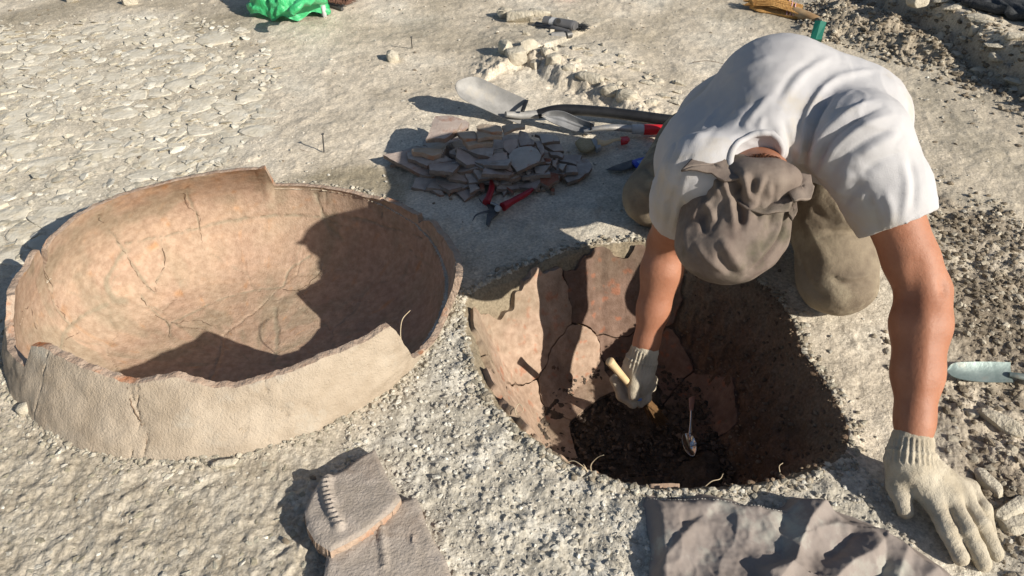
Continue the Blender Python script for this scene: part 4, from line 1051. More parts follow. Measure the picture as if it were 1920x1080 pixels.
# putty knife
pk = empty('putty_knife', U(1190, 308, 0)); tag(pk, 'putty knife with blue plastic handle lying next to the knee', 'scraper')
mk('blade', *slab([(1136, 318), (1150, 311), (1186, 299), (1199, 311), (1165, 320)], .008, .002), M['steel_dark'], parent=pk)
mk('handle', *slab([(1185, 300), (1196, 296), (1224, 291), (1231, 297), (1228, 303), (1208, 312), (1198, 314)], .02, .014, bevel=.003), M['blue'], parent=pk)
mk('print', *slab([(1194, 302), (1206, 299), (1208, 304), (1200, 308)], .0212, .001), M['paleblue'], parent=pk)
# secateurs
se = empty('secateurs', U(930, 392, 0)); tag(se, 'red-handled secateurs lying open below the pottery pile', 'secateurs')
T([U(921, 339, .028), U(922, 352, .028), U(917, 368, .024), U(912, 380, .02)], [.005, .0085, .0085, .011], 'darkred', se, 'handle', 12)
T([U(998, 355, .02), U(985, 364, .021), U(960, 378, .021), U(943, 388, .02)], [.0055, .0085, .009, .0125], 'darkred', se, 'handle', 12)
T([U(921, 380, .022), U(931, 385, .022), U(938, 390, .02)], [.003, .004, .003], 'steel', se, 'spring', 8)
T([U(933, 391, .028), U(936, 393, .015)], .0085, 'steel', se, 'pivot', 12, sp=False)
mk('blade', *slab([(910, 378), (924, 384), (940, 392), (932, 402), (922, 410), (917, 424), (911, 419), (913, 402), (917, 392)], .016, .004), M['steel_dark'], parent=se)
T([U(918, 396, .014), U(903, 399, .013), U(892, 404, .010), U(886, 414, .006)], [.0055, .004, .003, .001], 'steel_dark', se, 'hook', 8, .5)
# nails
def nail(bx, by, tip, L, lab, sh_=None):
    o = empty('nail', U(bx, by)); a = U(bx, by, -.01); b = U(*tip, L)
    T([a, b], .0021, 'steel_dark', o, 'shaft', 8, sp=False); T([b, b + np.array([0, 0, .002])], .0045, 'steel_dark', o, 'head', 10, sp=False); tag(o, lab, 'nail')
nail(608, 293, (605, 252), .066, 'iron nail standing in the sand behind the big jar', )
nail(773, 93, (771, 70), .055, 'thin nail standing farther back in the pale sand, centre top')
# trowel at right
tr = empty('trowel', U(1850, 700, 0)); tag(tr, 'greenish metal scoop trowel lying at the right edge of the picture', 'trowel')
blade([U(1777, 692, .03), U(1784, 683, .036), U(1800, 679, .04), U(1850, 678, .042), U(1895, 679, .044)], [U(1777, 695, .028), U(1786, 705, .024), U(1810, 712, .022), U(1850, 716, .022), U(1900, 716, .026)], .004, .002, 'trowel', tr)
T([U(1893, 702, .032), U(1915, 706, .034), U(1975, 716, .034)], [.006, .008, .010], 'trowel', tr, 'handle', 12, .7)
# spoon in the pit
sz = -PIT_D + .03
sp = empty('spoon', U(1295, 810, sz)); tag(sp, 'steel tablespoon lying in the dark soil at the bottom of the pit', 'spoon')
uu, vv = np.meshgrid(np.linspace(0, 1, 10), np.linspace(0, 2 * math.pi, 25)[:-1], indexing='ij')
c = U(1293, 832, sz); ax = U(1293, 855, sz) - U(1293, 810, sz); L_ = np.linalg.norm(ax) / 2; wv = .0155
Pb = np.stack([c[0] + wv * uu * np.cos(vv) * (1 - .12 * np.sin(vv)), c[1] - L_ * uu * np.sin(vv), c[2] - .008 * (1 - uu ** 2) + .0 * uu], -1)
Pb = np.concatenate([Pb, Pb[:, :1]], 1)
v, f = thickgrid(Pb, .0012); mk('bowl', v, f, M['spoon'], parent=sp)
T([U(1295, 812, sz + .001), U(1296, 790, sz + .008), U(1297, 768, sz + .010)], [.0045, .0028, .004], 'spoon', sp, 'stem', 8, .5)
mk('handle_end', *slab([(1293, 770), (1292, 746), (1297, 743), (1304, 742), (1300, 770)], sz + .014, .003, (0, .1)), M['copper'], parent=sp)
# green bag
bg = empty('plastic_bag', U(545, 40, 0)); 
na, nb2 = 110, 60
aa, bb = np.meshgrid(np.linspace(0, 2 * math.pi, na, endpoint=False), np.linspace(0, 1, nb2), indexing='ij')
cb0 = U(540, 34, 0); 
rad = np.sin(np.clip(bb, 0, 1) * math.pi * .5) ** .7
fold = .16 * np.abs(n2(aa * 2.2, bb * 3, 8)) * 2 - .1 + .09 * np.abs(n2(aa * 6, bb * 5, 9)) * 2 + .10 * n2(aa * 4, bb * 9, 7)
rx = .115 * (1 + .25 * np.cos(aa + .4) ** 2); ry = .13
corner = 1 + .32 * np.exp(-((aa - math.pi * 1.13) / .3) ** 2) + .25 * np.exp(-((aa - math.pi * 1.93) / .25) ** 2)
Pq = np.stack([cb0[0] + rx * rad * corner * np.cos(aa) * (1 + fold * .35), cb0[1] + .06 + ry * rad * corner * np.sin(aa) * (1 + fold * .35), .02 + .15 * (1 - bb ** 1.3) * (1 + fold * 1.6) + .012 * np.sin(aa * 7) * bb], -1)
Pq = np.concatenate([Pq, Pq[:1]], 0); Pq[..., 2] = np.maximum(Pq[..., 2], .004)
v, f = gridmesh(Pq); mk('bag_body', v, f, M['bag'], parent=bg); tag(bg, 'crumpled bright green plastic bag at the top left', 'plastic bag')
# twist of bag top
v, f = tube(spline([U(548, 20, .12), U(560, 8, .14), U(585, 0, .12), U(604, 6, .07)], 6), np.linspace(.03, .02, 19), 14, .5); V_ = np.array(v); V_ += .008 * np.stack([f3(V_ * 30, 5), f3(V_ * 30, 6), f3(V_ * 30, 7)], -1)
mk('bag_handle', V_, f, M['bag'], parent=bg)
# brown brush at the top
hb = empty('hand_brush', U(635, 5, 0)); tag(hb, 'dark brown bristle brush cut off by the top edge beside the green bag', 'brush')
T([U(610, 6, .012), U(642, 17, .010)], .008, 'steel_dark', hb, 'frame', 8, sp=False)
def tuft(base_a, base_b, dirv, n, L, r, m, parent, name='bristles', spread=.02):
    parts = []
    for i in range(n):
        b0 = base_a + (base_b - base_a) * rnd.random() + np.array([rnd.gauss(0, 1), rnd.gauss(0, 1), rnd.gauss(0, .5)]) * .004
        e = b0 + np.array(dirv) * L * rnd.uniform(.8, 1.1) + np.array([rnd.gauss(0, 1), rnd.gauss(0, 1), rnd.gauss(0, .6)]) * spread
        e[2] = max(e[2], .003 if b0[2] > -.05 else -9); parts.append(tube([b0, (b0 + e) / 2 + np.array([0, 0, .003]), e], [r, r, r * .5], 4))
    v, f = join(parts); o = mk(name, v, f, M[m], parent=parent, smooth=False); o['kind'] = 'stuff'; return o
tuft(U(612, 2, .035), U(650, 8, .03), (.2, .9, .15), 260, .09, .0014, 'fur', hb)
# pale post beside the bag
o = mk('board_end', *slab([(598, -12), (607, -12), (610, 10), (603, 12), (597, 6)], .05, .05), M['lightgrey']); tag(o, 'narrow pale board end standing between the green bag and the brown brush', 'board')
# red dish rim at the top
a = U(1052, -15, .02); P = np.array([a + np.array([.05 * math.cos(w), .05 * math.sin(w), 0]) for w in np.linspace(0, 2 * math.pi, 33)])
o = mk('red_lid', *tube(P, .008, 8, cap=False), M['red']); tag(o, 'rim of a red lid just peeking in at the top edge', 'lid')
# grey level-like tool, hammer, round black brush
lv = empty('grey_torch', U(1045, 45, 0)); tag(lv, 'dark grey plastic torch-like tool with pale window, lying by the sandy stones', 'torch')
T([U(1020, 38, .035), U(1034, 40, .035)], .024, 'greyp', lv, 'tail', 12, .7, sp=False)
T([U(1033, 40, .035), U(1044, 42, .035)], .0235, 'lightgrey', lv, 'window', 12, .7, sp=False)
T([U(1043, 42, .035), U(1050, 43.5, .035), U(1074, 48, .033), U(1079, 49, .033)], [.024, .025, .026, .020], 'greyp', lv, 'body', 14, .75)
T([U(1046, 39, .056), U(1047, 39.5, .058)], .010, 'black', lv, 'button', 12, sp=False)
hm = empty('hammer', U(1040, 60, 0)); tag(hm, 'small hammer with grey handle lying under the grey torch-like tool', 'hammer')
T([U(1005, 45, .016), U(1040, 54, .018), U(1066, 61, .018)], [.010, .0125, .011], 'greyp', hm, 'handle', 10)
T([U(1034, 66, .014), U(1062, 66, .016)], [.012, .014], 'steel_dusty', hm, 'head', 6, 1, sp=False)
T([U(1061, 66, .018), U(1070, 64, .018)], .015, 'steel_dark', hm, 'face', 12, sp=False)
rb = empty('round_brush', U(1090, 50, 0)); tag(rb, 'round black bristle brush at the right of the grey tools', 'brush')
T([U(1076, 49, .02), U(1084, 50, .02)], .016, 'black', rb, 'ferrule', 12, sp=False)
tuft(U(1083, 49, .02), U(1084, 52, .018), (.85, -.3, .05), 160, .032, .0014, 'bristle_black', rb, spread=.009)
# whisk broom
wb_ = empty('whisk_broom', U(1470, 20, 0)); tag(wb_, 'straw whisk broom with pink binding lying at the top right', 'broom')
br_up = [U(1406, 10, .03), U(1430, -4, .035), U(1455, -12, .04), U(1478, -2, .04), U(1505, 15, .035)]
br_lo = [U(1405, 16, .012), U(1425, 22, .014), U(1450, 25, .016), U(1480, 30, .02), U(1500, 33, .022)]
bl = blade(br_up, br_lo, -.012, .018, 'straw', wb_, 'straw_fan', 30, 30)
parts = []
for i in range(130):
    t = rnd.random(); a = np.array(br_up[0]) * (1 - t) + np.array(br_lo[0]) * t; b = np.array(br_up[-1]) * (1 - t) + np.array(br_lo[-1]) * t
    a = a + np.array([-.01 + rnd.gauss(0, .008), (.10 if t < .5 else .02) * (1 - t) * rnd.random(), .012]); b = b + np.array([0, 0, .012])
    parts.append(tube([a, (a + b) / 2 + np.array([0, .01, .014]), b], [.0012, .0014, .0012], 4))
v, f = join(parts); o = mk('straws', v, f, M['straw'], parent=wb_, smooth=False); o['kind'] = 'stuff'
for t in (.5, .62, .74):
    q = (np.array(br_up[2]) * (1 - t) + np.array(br_up[4]) * t); q2 = (np.array(br_lo[2]) * (1 - t) + np.array(br_lo[4]) * t)
    T([q2 + np.array([0, 0, .004]), (q + q2) / 2 + np.array([0, 0, .022]), q + np.array([0, 0, .006])], .002, 'thread', wb_, 'binding', 6)
T([U(1490, 24, .024), U(1520, 33, .028), U(1545, 42, .022), U(1572, 49, .018)], [.030, .022, .016, .016], 'cane', wb_, 'handle', 12, .8)
o = mk('green_stake', *tube([U(1539, 40, .10), U(1530, 72, .05), U(1526, 92, -.02)], [.021, .021, .021], 4, .35), M['greenp'], smooth=False); tag(o, 'green painted stake end showing just behind the back of the person', 'stake')
# far dark thing beyond the bank, top right
v, f = thickgrid(np.stack(np.broadcast_arrays(*[np.linspace(U(1800, -14, .17)[0], U(2000, 20, .17)[0], 40)[:, None], (U(1800, -14, .17)[1] - np.linspace(0, .35, 40))[:, None] + np.linspace(0, .3, 12)[None, :], .16 + .02 * n2(np.linspace(0, 9, 40)[:, None] + np.zeros((1, 12)), np.linspace(0, 3, 12)[None, :] + np.zeros((40, 1)), 3)]), -1), .03)
o = mk('dark_sheet', v, f, M['bristle_black']); tag(o, 'strip of dark sheeting lying on the far ground at the top right corner', 'sheet')

# ------------------------------------------------------------------ small roots
def rootlet(pts, z, lab, r=.0011, m='root'):
    P = spline([U(a, b, zz_) for (a, b), zz_ in zip(pts, z)], 5); v, f = tube(P, np.linspace(r, r * .5, len(P)), 5); tag(mk('root', v, f, M[m]), lab, 'root')
rootlet([(1060, 868), (1075, 864), (1090, 872), (1098, 880)], [.004, .012, .012, 0], 'pale rootlet curling over the near rim of the pit, left one')
rootlet([(1110, 890), (1108, 872), (1120, 858), (1132, 853)], [0, .01, .03, .045], 'pale rootlet rising from the near rim of the pit')
rootlet([(1088, 886), (1095, 876), (1103, 886), (1094, 870)], [.0, .012, .002, .01], 'knot of pale rootlets on the near rim of the pit', .0016)
rootlet([(1322, 912), (1335, 902), (1350, 898), (1356, 888)], [0, .01, .012, .014], 'bent straw-coloured rootlet at the near right rim of the pit')
rootlet([(968, 778), (966, 768), (974, 757), (981, 770), (966, 777)], [.0, .004, .006, .0, -.01], 'little root loop on the left wall of the pit')
rootlet([(1462, 885), (1461, 874), (1468, 868)], [.0, .01, .012], 'short pale root stub at the right near rim')
rootlet([(1441, 580), (1436, 572), (1438, 562)], [-.03, -.03, -.02], 'tiny root in the earth wall beside the cap')
rootlet([(548, 273), (566, 281), (582, 286)], [.003, .004, .003], 'thin dark strand laid as the shadow of the standing nail', .0009, 'dark_root')  # the nail's cast shadow, modelled as a dark strand on the sand
rootlet([(1298, 117), (1325, 114), (1350, 118), (1372, 125)], [.01, .02, .02, .01], 'dry grass stalk lying in the sand left of the bent back', .0014, 'dark_root')
# ------------------------------------------------------------------ the person
def surface_nets(fn, lo, hi, h):
    lo = np.array(lo, float); hi = np.array(hi, float)
    n = np.ceil((hi - lo) / h).astype(int) + 1
    ax = [lo[i] + h * np.arange(n[i]) for i in range(3)]
    G = np.stack(np.meshgrid(*ax, indexing='ij'), -1).reshape(-1, 3).astype(np.float32)
    D = np.concatenate([fn(G[i:i + 400000]) for i in range(0, len(G), 400000)]).reshape(n).astype(np.float32)
    D[0] = D[-1] = 1; D[:, 0] = D[:, -1] = 1; D[:, :, 0] = D[:, :, -1] = 1
    S = D < 0
    cs = [(i, j, k) for i in (0, 1) for j in (0, 1) for k in (0, 1)]
    sub = lambda A, c: A[c[0]:A.shape[0] - 1 + c[0], c[1]:A.shape[1] - 1 + c[1], c[2]:A.shape[2] - 1 + c[2]]
    cnt = sum(sub(S, c).astype(np.int8) for c in cs)
    act = (cnt > 0) & (cnt < 8); I = np.argwhere(act)
    vid = -np.ones(act.shape, np.int64); vid[act] = np.arange(len(I))
    acc = np.zeros((len(I), 3)); num = np.zeros(len(I))
    dv = {c: D[I[:, 0] + c[0], I[:, 1] + c[1], I[:, 2] + c[2]] for c in cs}
    for a in cs:
        for b in cs:
            if sum(abs(p - q) for p, q in zip(a, b)) == 1 and a < b:
                m_ = (dv[a] < 0) != (dv[b] < 0); t = dv[a] / (dv[a] - dv[b] + 1e-20)
                p = np.array(a)[None] + t[:, None] * (np.array(b) - np.array(a))[None]
                acc[m_] += p[m_]; num += m_
    V = lo + (I + acc / num[:, None]) * h
    F = []
    for axn in range(3):
        o1, o2 = [(1, 2), (2, 0), (0, 1)][axn]
        A = np.take(S, np.arange(S.shape[axn] - 1), axn); B = np.take(S, np.arange(1, S.shape[axn]), axn)
        E = np.argwhere(A != B); inside_first = A[tuple(E.T)]
        ok = (E[:, o1] > 0) & (E[:, o2] > 0) & (E[:, o1] < act.shape[o1]) & (E[:, o2] < act.shape[o2]); E = E[ok]; inside_first = inside_first[ok]
        def cellv(d1, d2):
            Q = E.copy(); Q[:, o1] -= d1; Q[:, o2] -= d2; return vid[tuple(Q.T)]
        q = np.stack([cellv(0, 0), cellv(1, 0), cellv(1, 1), cellv(0, 1)], -1)
        q = np.where(inside_first[:, None], q, q[:, ::-1]); F.append(q)
    F = np.vstack(F); F = F[(F >= 0).all(1)]
    return V, F
def relax(V, F, it=2, lam=.5):
    V = V.copy(); n = len(V)
    a = np.concatenate([F[:, 0], F[:, 1], F[:, 2], F[:, 3]]); b = np.concatenate([F[:, 1], F[:, 2], F[:, 3], F[:, 0]])
    cnt = np.bincount(a, minlength=n) + np.bincount(b, minlength=n)
    for _ in range(it):
        s = np.stack([np.bincount(a, V[b, k], n) + np.bincount(b, V[a, k], n) for k in range(3)], -1)
        V += lam * (s / np.maximum(cnt, 1)[:, None] - V)
    return V
def vnorm(V, F):
    n = np.cross(V[F[:, 2]] - V[F[:, 0]], V[F[:, 3]] - V[F[:, 1]])
    N = np.stack([sum(np.bincount(F[:, c], n[:, k], len(V)) for c in range(4)) for k in range(3)], -1)
    return N / (np.linalg.norm(N, axis=1, keepdims=True) + 1e-12)
def cap_sd(p, a, b, ra, rb, flat=None, k=1.0):
    a = np.asarray(a, np.float32); b = np.asarray(b, np.float32); ba = b - a
    t = np.clip(((p - a) @ ba) / (ba @ ba + 1e-12), 0, 1)
    q = p - a - t[:, None] * ba
    if flat is not None:
        f_ = np.asarray(flat, np.float32); f_ = f_ / np.linalg.norm(f_); q = q + ((q @ f_) * (1 / k - 1))[:, None] * f_
    return np.linalg.norm(q, axis=1) - (ra + (rb - ra) * t)
def ell_sd(p, c, ax, rad):
    """ellipsoid with rows of ax as its axes"""
    q = (p - np.asarray(c, np.float32)) @ np.asarray(ax, np.float32).T / np.asarray(rad, np.float32)
    k = np.linalg.norm(q, axis=1); return (k - 1) * min(rad) * (.5 + .5 * k / np.maximum(k, 1))
def smin(a, b, k):
    h = np.clip(.5 + .5 * (b - a) / k, 0, 1); return b + (a - b) * h - k * h * (1 - h)
def chain(p, pts, ks=.02, **kw):
    d = None
    for (a, ra), (b, rb) in zip(pts[:-1], pts[1:]):
        s = cap_sd(p, a, b, ra, rb, **kw); d = s if d is None else smin(d, s, ks)
    return d
def basis(z, x=None):
    z = np.asarray(z, float); z = z / np.linalg.norm(z); x = np.array([1., 0, 0]) if x is None else np.asarray(x, float)
    x = x - z * (x @ z); x /= np.linalg.norm(x); return np.array([x, np.cross(z, x), z])
A3 = lambda *q: np.array(q, float)
from mathutils.bvhtree import BVHTree
def folds(V, F, lines, wq=.010, origin=(0, 0, CH)):
    """raise or sink the cloth along creases (pixel polylines cast onto the surface)"""
    bvh = BVHTree.FromPolygons([tuple(v) for v in V], [tuple(int(i) for i in f) for f in F])
    N = vnorm(V, F); disp = np.zeros(len(V))
    for pts, amp, w in lines:
        P2 = spline([A3(a, b, 0) for a, b in pts], 6); Q = []
        for a in P2:
            d = ray(a[0], a[1]); d = d / np.linalg.norm(d); h = bvh.ray_cast(Vector(origin), Vector(d))
            if h[0] is not None: Q.append(np.array(h[0]))
        if len(Q) < 3: continue
        Q = np.array(Q); best = np.full(len(V), 9.); tt_ = np.zeros(len(V))
        for i in range(len(Q) - 1):
            a, b = Q[i], Q[i + 1]; ba = b - a
            if np.linalg.norm(ba) > .05: continue
            t = np.clip(((V - a) @ ba) / (ba @ ba + 1e-12), 0, 1); d = np.linalg.norm(V - a - t[:, None] * ba, axis=1)
            m_ = d < best; best = np.where(m_, d, best); tt_ = np.where(m_, (i + t) / (len(Q) - 1), tt_)
        disp += amp * np.exp(-(best / w) ** 2) * np.clip(np.sin(np.pi * np.clip(tt_, .04, .96)) * 1.6, 0, 1)
    return V + N * disp[:, None]

pers = empty('person', (.58, 1.55, 0)); tag(pers, 'person in white T-shirt and camouflage cap kneeling over the pit, digging with gloved hands', 'person')
SA = U(1306, 318, .42); SB = U(1622, 262, .47)
EB = U(1730, 545, .26); WB = U(1712, 832, .085)
EA = U(1252, 452, .17); WA = U(1208, 662, -.07)
NK = U(1425, 285, .455)
HC = U(1383, 405, .34)                                  # head centre
hd = HC - NK + A3(.0, -.03, -.07); hd = hd / np.linalg.norm(hd)
KA = A3(.355, 1.69, .072); KB_ = U(1575, 528, .09)
HPA = A3(.60, 1.76, .27); HPB = A3(.73, 1.64, .29)
# torso + arms + head: one continuous body
def body(p):
    d = chain(p, [(SB, .045), (SB + (EB - SB) * .35, .052), (SB + (EB - SB) * .8, .044), (EB, .043)], .02)
    d = smin(d, chain(p, [(EB + A3(.004, 0, 0), .042), (EB + (WB - EB) * .22, .0475), (EB + (WB - EB) * .55, .040), (EB + (WB - EB) * .85, .030), (WB, .0275)], .02), .018)
    dA = chain(p, [(SA, .045), (SA + (EA - SA) * .5, .048), (EA, .040)], .02)
    dA = smin(dA, chain(p, [(EA, .040), (EA + (WA - EA) * .25, .0425), (EA + (WA - EA) * .6, .034), (EA + (WA - EA) * .9, .0265), (WA, .026)], .02), .018)
    d = np.minimum(d, dA)
    for a, b in ((SA, HPA), (SB, HPB)):
        d = smin(d, cap_sd(p, a + (b - a) * .12, b, .05, .08), .04)
    d = smin(d, cap_sd(p, NK + A3(.03, .12, -.03), A3(.63, 1.62, .34), .055, .08), .04)
    d = smin(d, chain(p, [(NK + A3(.015, .03, -.055), .054), (NK + A3(-.005, -.05, -.035), .050), (NK + (HC - NK) * .5, .054)], .02), .03)
    X = basis(hd)
    d = smin(d, ell_sd(p, HC + hd * .01, X, (.072, .088, .095)), .02)
    fwd = -X[1] if X[1][1] < 0 else X[1]
    fwd = fwd if fwd[2] < 0 else -fwd                     # face looks down into the pit
    face = HC + fwd * .08
    d = smin(d, cap_sd(p, HC - hd * .06 + fwd * .03, HC - hd * .085 + fwd * .065, .05, .026), .02)   # jaw
    d = smin(d, cap_sd(p, face + hd * .005, face - hd * .03 + fwd * .022, .010, .013), .008)         # nose
    d = smin(d, cap_sd(p, face - hd * .055 + fwd * .004 - X[0] * .018, face - hd * .055 + fwd * .004 + X[0] * .018, .007, .007), .005)  # mouth
    for s in (-1, 1):
        d = np.maximum(d, -(np.linalg.norm(p - (HC + fwd * .088 + X[0] * s * .03).astype(np.float32), axis=1) - .012))
        d = np.minimum(d, np.linalg.norm(p - (HC + fwd * .078 + X[0] * s * .03).astype(np.float32), axis=1) - .011)
        d = smin(d, ell_sd(p, HC - hd * .01 + X[0] * s * .074, X, (.007, .017, .028)), .006)
    # legs
    SHA = A3(.50, 2.03, .06); SHB = A3(.86, 1.74, .06)
    d = smin(d, chain(p, [(HPA, .09), (KA + A3(0, 0, .01), .055), (SHA, .045)], .03), .04)
    d = smin(d, chain(p, [(HPB, .09), (KB_ + A3(0, .01, .01), .055), (SHB, .045)], .03), .04)
    return d
V, F = surface_nets(body, (.14, .55, -.14), (1.0, 2.15, .62), .007)
V = relax(V, F, 3)
# elbow dimple and forearm tendon relief
V = folds(V, F, [([(1765, 520), (1770, 540), (1768, 556)], -.005, .008), ([(1722, 470), (1712, 540), (1700, 620)], -.0035, .015), ([(1740, 560), (1736, 660), (1722, 780)], .003, .012), ([(1264, 470), (1266, 484)], -.003, .006)])
mk('body', V, F, M['skin'], parent=pers)
# T-shirt
UB = SB + (EB - SB); hemB = SB + (EB - SB) * .56; hemA = SA + (EA - SA) * .60
dB = (EB - SB) / np.linalg.norm(EB - SB); dA_ = (EA - SA) / np.linalg.norm(EA - SA)
def hole(p): return cap_sd(p, NK + A3(-.045, -.18, .09), NK + A3(.0, -.044, .0), .064, .059)
def shirt(p, cut=True):
    t = chain(p, [(SA + A3(.035, .0, -.01), .068), (A3(.408, 1.38, .345), .110), (A3(.50, 1.66, .285), .115)], .05)
    t = smin(t, chain(p, [(SB - A3(.02, 0, .01), .078), (A3(.65, 1.39, .42), .110), (A3(.70, 1.62, .335), .125)], .05), .05)
    t = smin(t, chain(p, [(NK + A3(.02, .065, .0), .066), (A3(.52, 1.42, .455), .115), (A3(.60, 1.64, .345), .13)], .05), .06)
    t = np.maximum(t, (p @ (A3(.22, .97, -.05) / 1.0).astype(np.float32)) - 1.80)
    # sleeves, open a little wider than the arm
    sb_ = chain(p, [(SB, .072), (SB + (hemB - SB) * .6, .070), (hemB + dB * .03, .068)], .03)
    sb_ = np.maximum(sb_, (p - hemB.astype(np.float32)) @ (dB + A3(-.1, .15, .25)).astype(np.float32) / 1.05)
    sa_ = chain(p, [(SA, .062), (SA + (hemA - SA) * .6, .060), (hemA + dA_ * .03, .056)], .03)
    sa_ = np.maximum(sa_, (p - hemA.astype(np.float32)) @ dA_.astype(np.float32))
    t = smin(t, sb_, .045); t = smin(t, sa_, .035)
    # neck hole
    if not cut: return t
    t = np.maximum(t, -hole(p))
    # hollow the cuffs
    t = np.maximum(t, -cap_sd(p, hemB - dB * .02, hemB + dB * .06, .060, .064))
    t = np.maximum(t, -cap_sd(p, hemA - dA_ * .02, hemA + dA_ * .06, .048, .052))
    return t
V, F = surface_nets(shirt, (.14, .85, .1), (.98, 1.86, .68), .0044)
V = relax(V, F, 2)
s_lines = [
 ([(1494, 322), (1500, 275), (1516, 215), (1540, 172), (1575, 140)], .010, .010),
 ([(1503, 322), (1516, 262), (1538, 208), (1566, 170)], -.010, .008),
 ([(1512, 322), (1540, 258), (1590, 212), (1640, 186)], .009, .009),
 ([(1522, 326), (1556, 262), (1606, 222), (1655, 198)], -.010, .007),
 ([(1534, 328), (1572, 272), (1622, 236), (1672, 214)], .008, .009),
 ([(1548, 340), (1590, 288), (1640, 254), (1680, 236)], -.007, .009),
 ([(1545, 165), (1590, 140), (1640, 130)], .005, .012), ([(1470, 185), (1510, 135), (1560, 105)], .005, .012),
 ([(1450, 200), (1485, 140), (1530, 112)], -.0045, .010),
 ([(1432, 215), (1425, 240), (1438, 262)], .004, .008), ([(1455, 235), (1462, 270), (1474, 300)], .007, .010), ([(1470, 220), (1480, 265), (1488, 300)], -.006, .009),
 ([(1400, 235), (1420, 205), (1450, 175)], .005, .012), ([(1380, 245), (1400, 215), (1425, 190)], -.004, .009),
 ([(1600, 300), (1650, 270), (1690, 250)], .005, .010), ([(1610, 330), (1650, 300), (1700, 280)], -.004, .010),
 ([(1690, 300), (1700, 350), (1690, 420)], .005, .009), ([(1705, 290), (1716, 340), (1712, 400)], -.005, .008), ([(1660, 360), (1672, 400), (1665, 440)], .005, .010),
 ([(1620, 350), (1640, 400), (1650, 445)], -.005, .010), ([(1640, 440), (1690, 425), (1745, 385)], -.003, .004), ([(1640, 462), (1695, 448), (1752, 405)], .003, .006),
 ([(1240, 430), (1252, 350), (1285, 270)], .003, .006), ([(1250, 440), (1265, 360), (1300, 280)], -.004, .006), ([(1262, 440), (1276, 370), (1290, 330)], .004, .006), ([(1232, 400), (1243, 330), (1275, 250)], -.004, .006),
 ([(1300, 270), (1330, 220), (1370, 180)], .0025, .009), ([(1315, 280), (1350, 230), (1390, 195)], -.002, .009),
 ([(1345, 160), (1400, 125), (1460, 105)], .004, .014), ([(1560, 375), (1580, 345), (1600, 320)], .006, .012), ([(1575, 395), (1600, 360), (1620, 345)], -.005, .010)]
V = folds(V, F, [(q, a * .78, w * .72) for q, a, w in s_lines])
N = vnorm(V, F)
dr_ = basis(A3(.30, .90, .15)); Vl = V @ dr_.T
wr = 1 - np.abs(f3(np.stack([Vl[:, 0] * 26 + 1.2 * n3(V * 7, 205), Vl[:, 1] * 26, Vl[:, 2] * 6], -1), 203, 2)) * 1.5
armz = sm(.12, .02, np.minimum(np.linalg.norm(V - SB, axis=1), np.linalg.norm(V - SA, axis=1)) - .06) * .6 + .4
V = V + N * (.0012 * f3(V * 13, 201) + .0020 * np.clip(wr, 0, 1) ** 3 * armz + .0006 * f3(V * 60, 202, 2))[:, None]
so = mk('t_shirt', V, F, M['shirt'], parent=pers)
# ribbed collar
bv = BVHTree.FromPolygons([tuple(v) for v in V], [tuple(int(i) for i in f) for f in F])
cpx = [(1352, 292), (1352, 272), (1368, 257), (1392, 250), (1420, 252), (1446, 264), (1468, 284), (1481, 306), (1487, 330)]
V32 = V.astype(np.float32); m_ = (np.abs(shirt(V32, False)) < .008) & (np.abs(hole(V32)) < .007)
RV = V[m_]; hx = basis((NK + A3(0, -.044, 0)) - (NK + A3(-.045, -.18, .09))); q_ = (RV - NK) @ hx.T; an_ = np.arctan2(q_[:, 1], q_[:, 0])
Q = []
for lo_a in np.linspace(-math.pi, math.pi, 73)[:-1]:
    s_ = (an_ >= lo_a) & (an_ < lo_a + math.pi / 36)
    if s_.any(): Q.append(np.append(RV[s_].mean(0), lo_a))
Q = np.array(Q)
gaps = np.diff(np.append(Q[:, 3], Q[0, 3] + 2 * math.pi)); k_ = int(gaps.argmax())
Q = np.roll(Q, -(k_ + 1), 0)[:, :3]
for _ in range(3): Q[1:-1] = (Q[:-2] + Q[2:] + Q[1:-1] * 2) / 4
mk('collar', *tube(Q + A3(0, 0, .003), .0068, 10, .9), M['shirt'], parent=pers)
# trousers
def trous(p):
    d = chain(p, [(HPB + A3(0, .02, -.03), .105), (KB_ * .55 + HPB * .45, .095), (KB_ + A3(0, .012, .0), .082)], .05, )
    d = smin(d, chain(p, [(KB_ + A3(0, .02, -.005), .076), (A3(.86, 1.74, .075), .07)], .03), .02)
    e = chain(p, [(HPA, .10), (KA * .5 + HPA * .5, .070), (KA, .072)], .05)
    e = smin(e, chain(p, [(KA, .07), (A3(.50, 2.03, .075), .07)], .03), .02)
    d = smin(d, e, .05); d = smin(d, cap_sd(p, A3(.63, 1.72, .27), A3(.68, 1.70, .27), .11, .11), .05)
    return np.maximum(d, -(p[:, 2] - .002))
V, F = surface_nets(trous, (.18, 1.15, -.02), (1.02, 2.2, .52), .007)
V = relax(V, F, 3)
V = folds(V, F, [([(1540, 433), (1580, 434), (1622, 436)], -.010, .007), ([(1545, 424), (1580, 424), (1615, 426)], .006, .008), ([(1555, 520), (1590, 531), (1640, 520)], -.006, .005), ([(1560, 512), (1595, 523), (1640, 512)], .005, .006), ([(1500, 400), (1520, 440), (1550, 490)], .006, .012), ([(1495, 480), (1515, 530), (1550, 565)], -.008, .010), ([(1560, 375), (1585, 410), (1612, 432)], .006, .010), ([(1520, 385), (1545, 410), (1575, 425)], -.005, .009), ([(1200, 300), (1225, 330), (1245, 345)], -.006, .008), ([(1195, 350), (1220, 372), (1245, 378)], .006, .010)])
V = V + vnorm(V, F) * (.004 * f3(V * 12, 211))[:, None]
mk('trousers', V, F, M['trousers'], parent=pers)
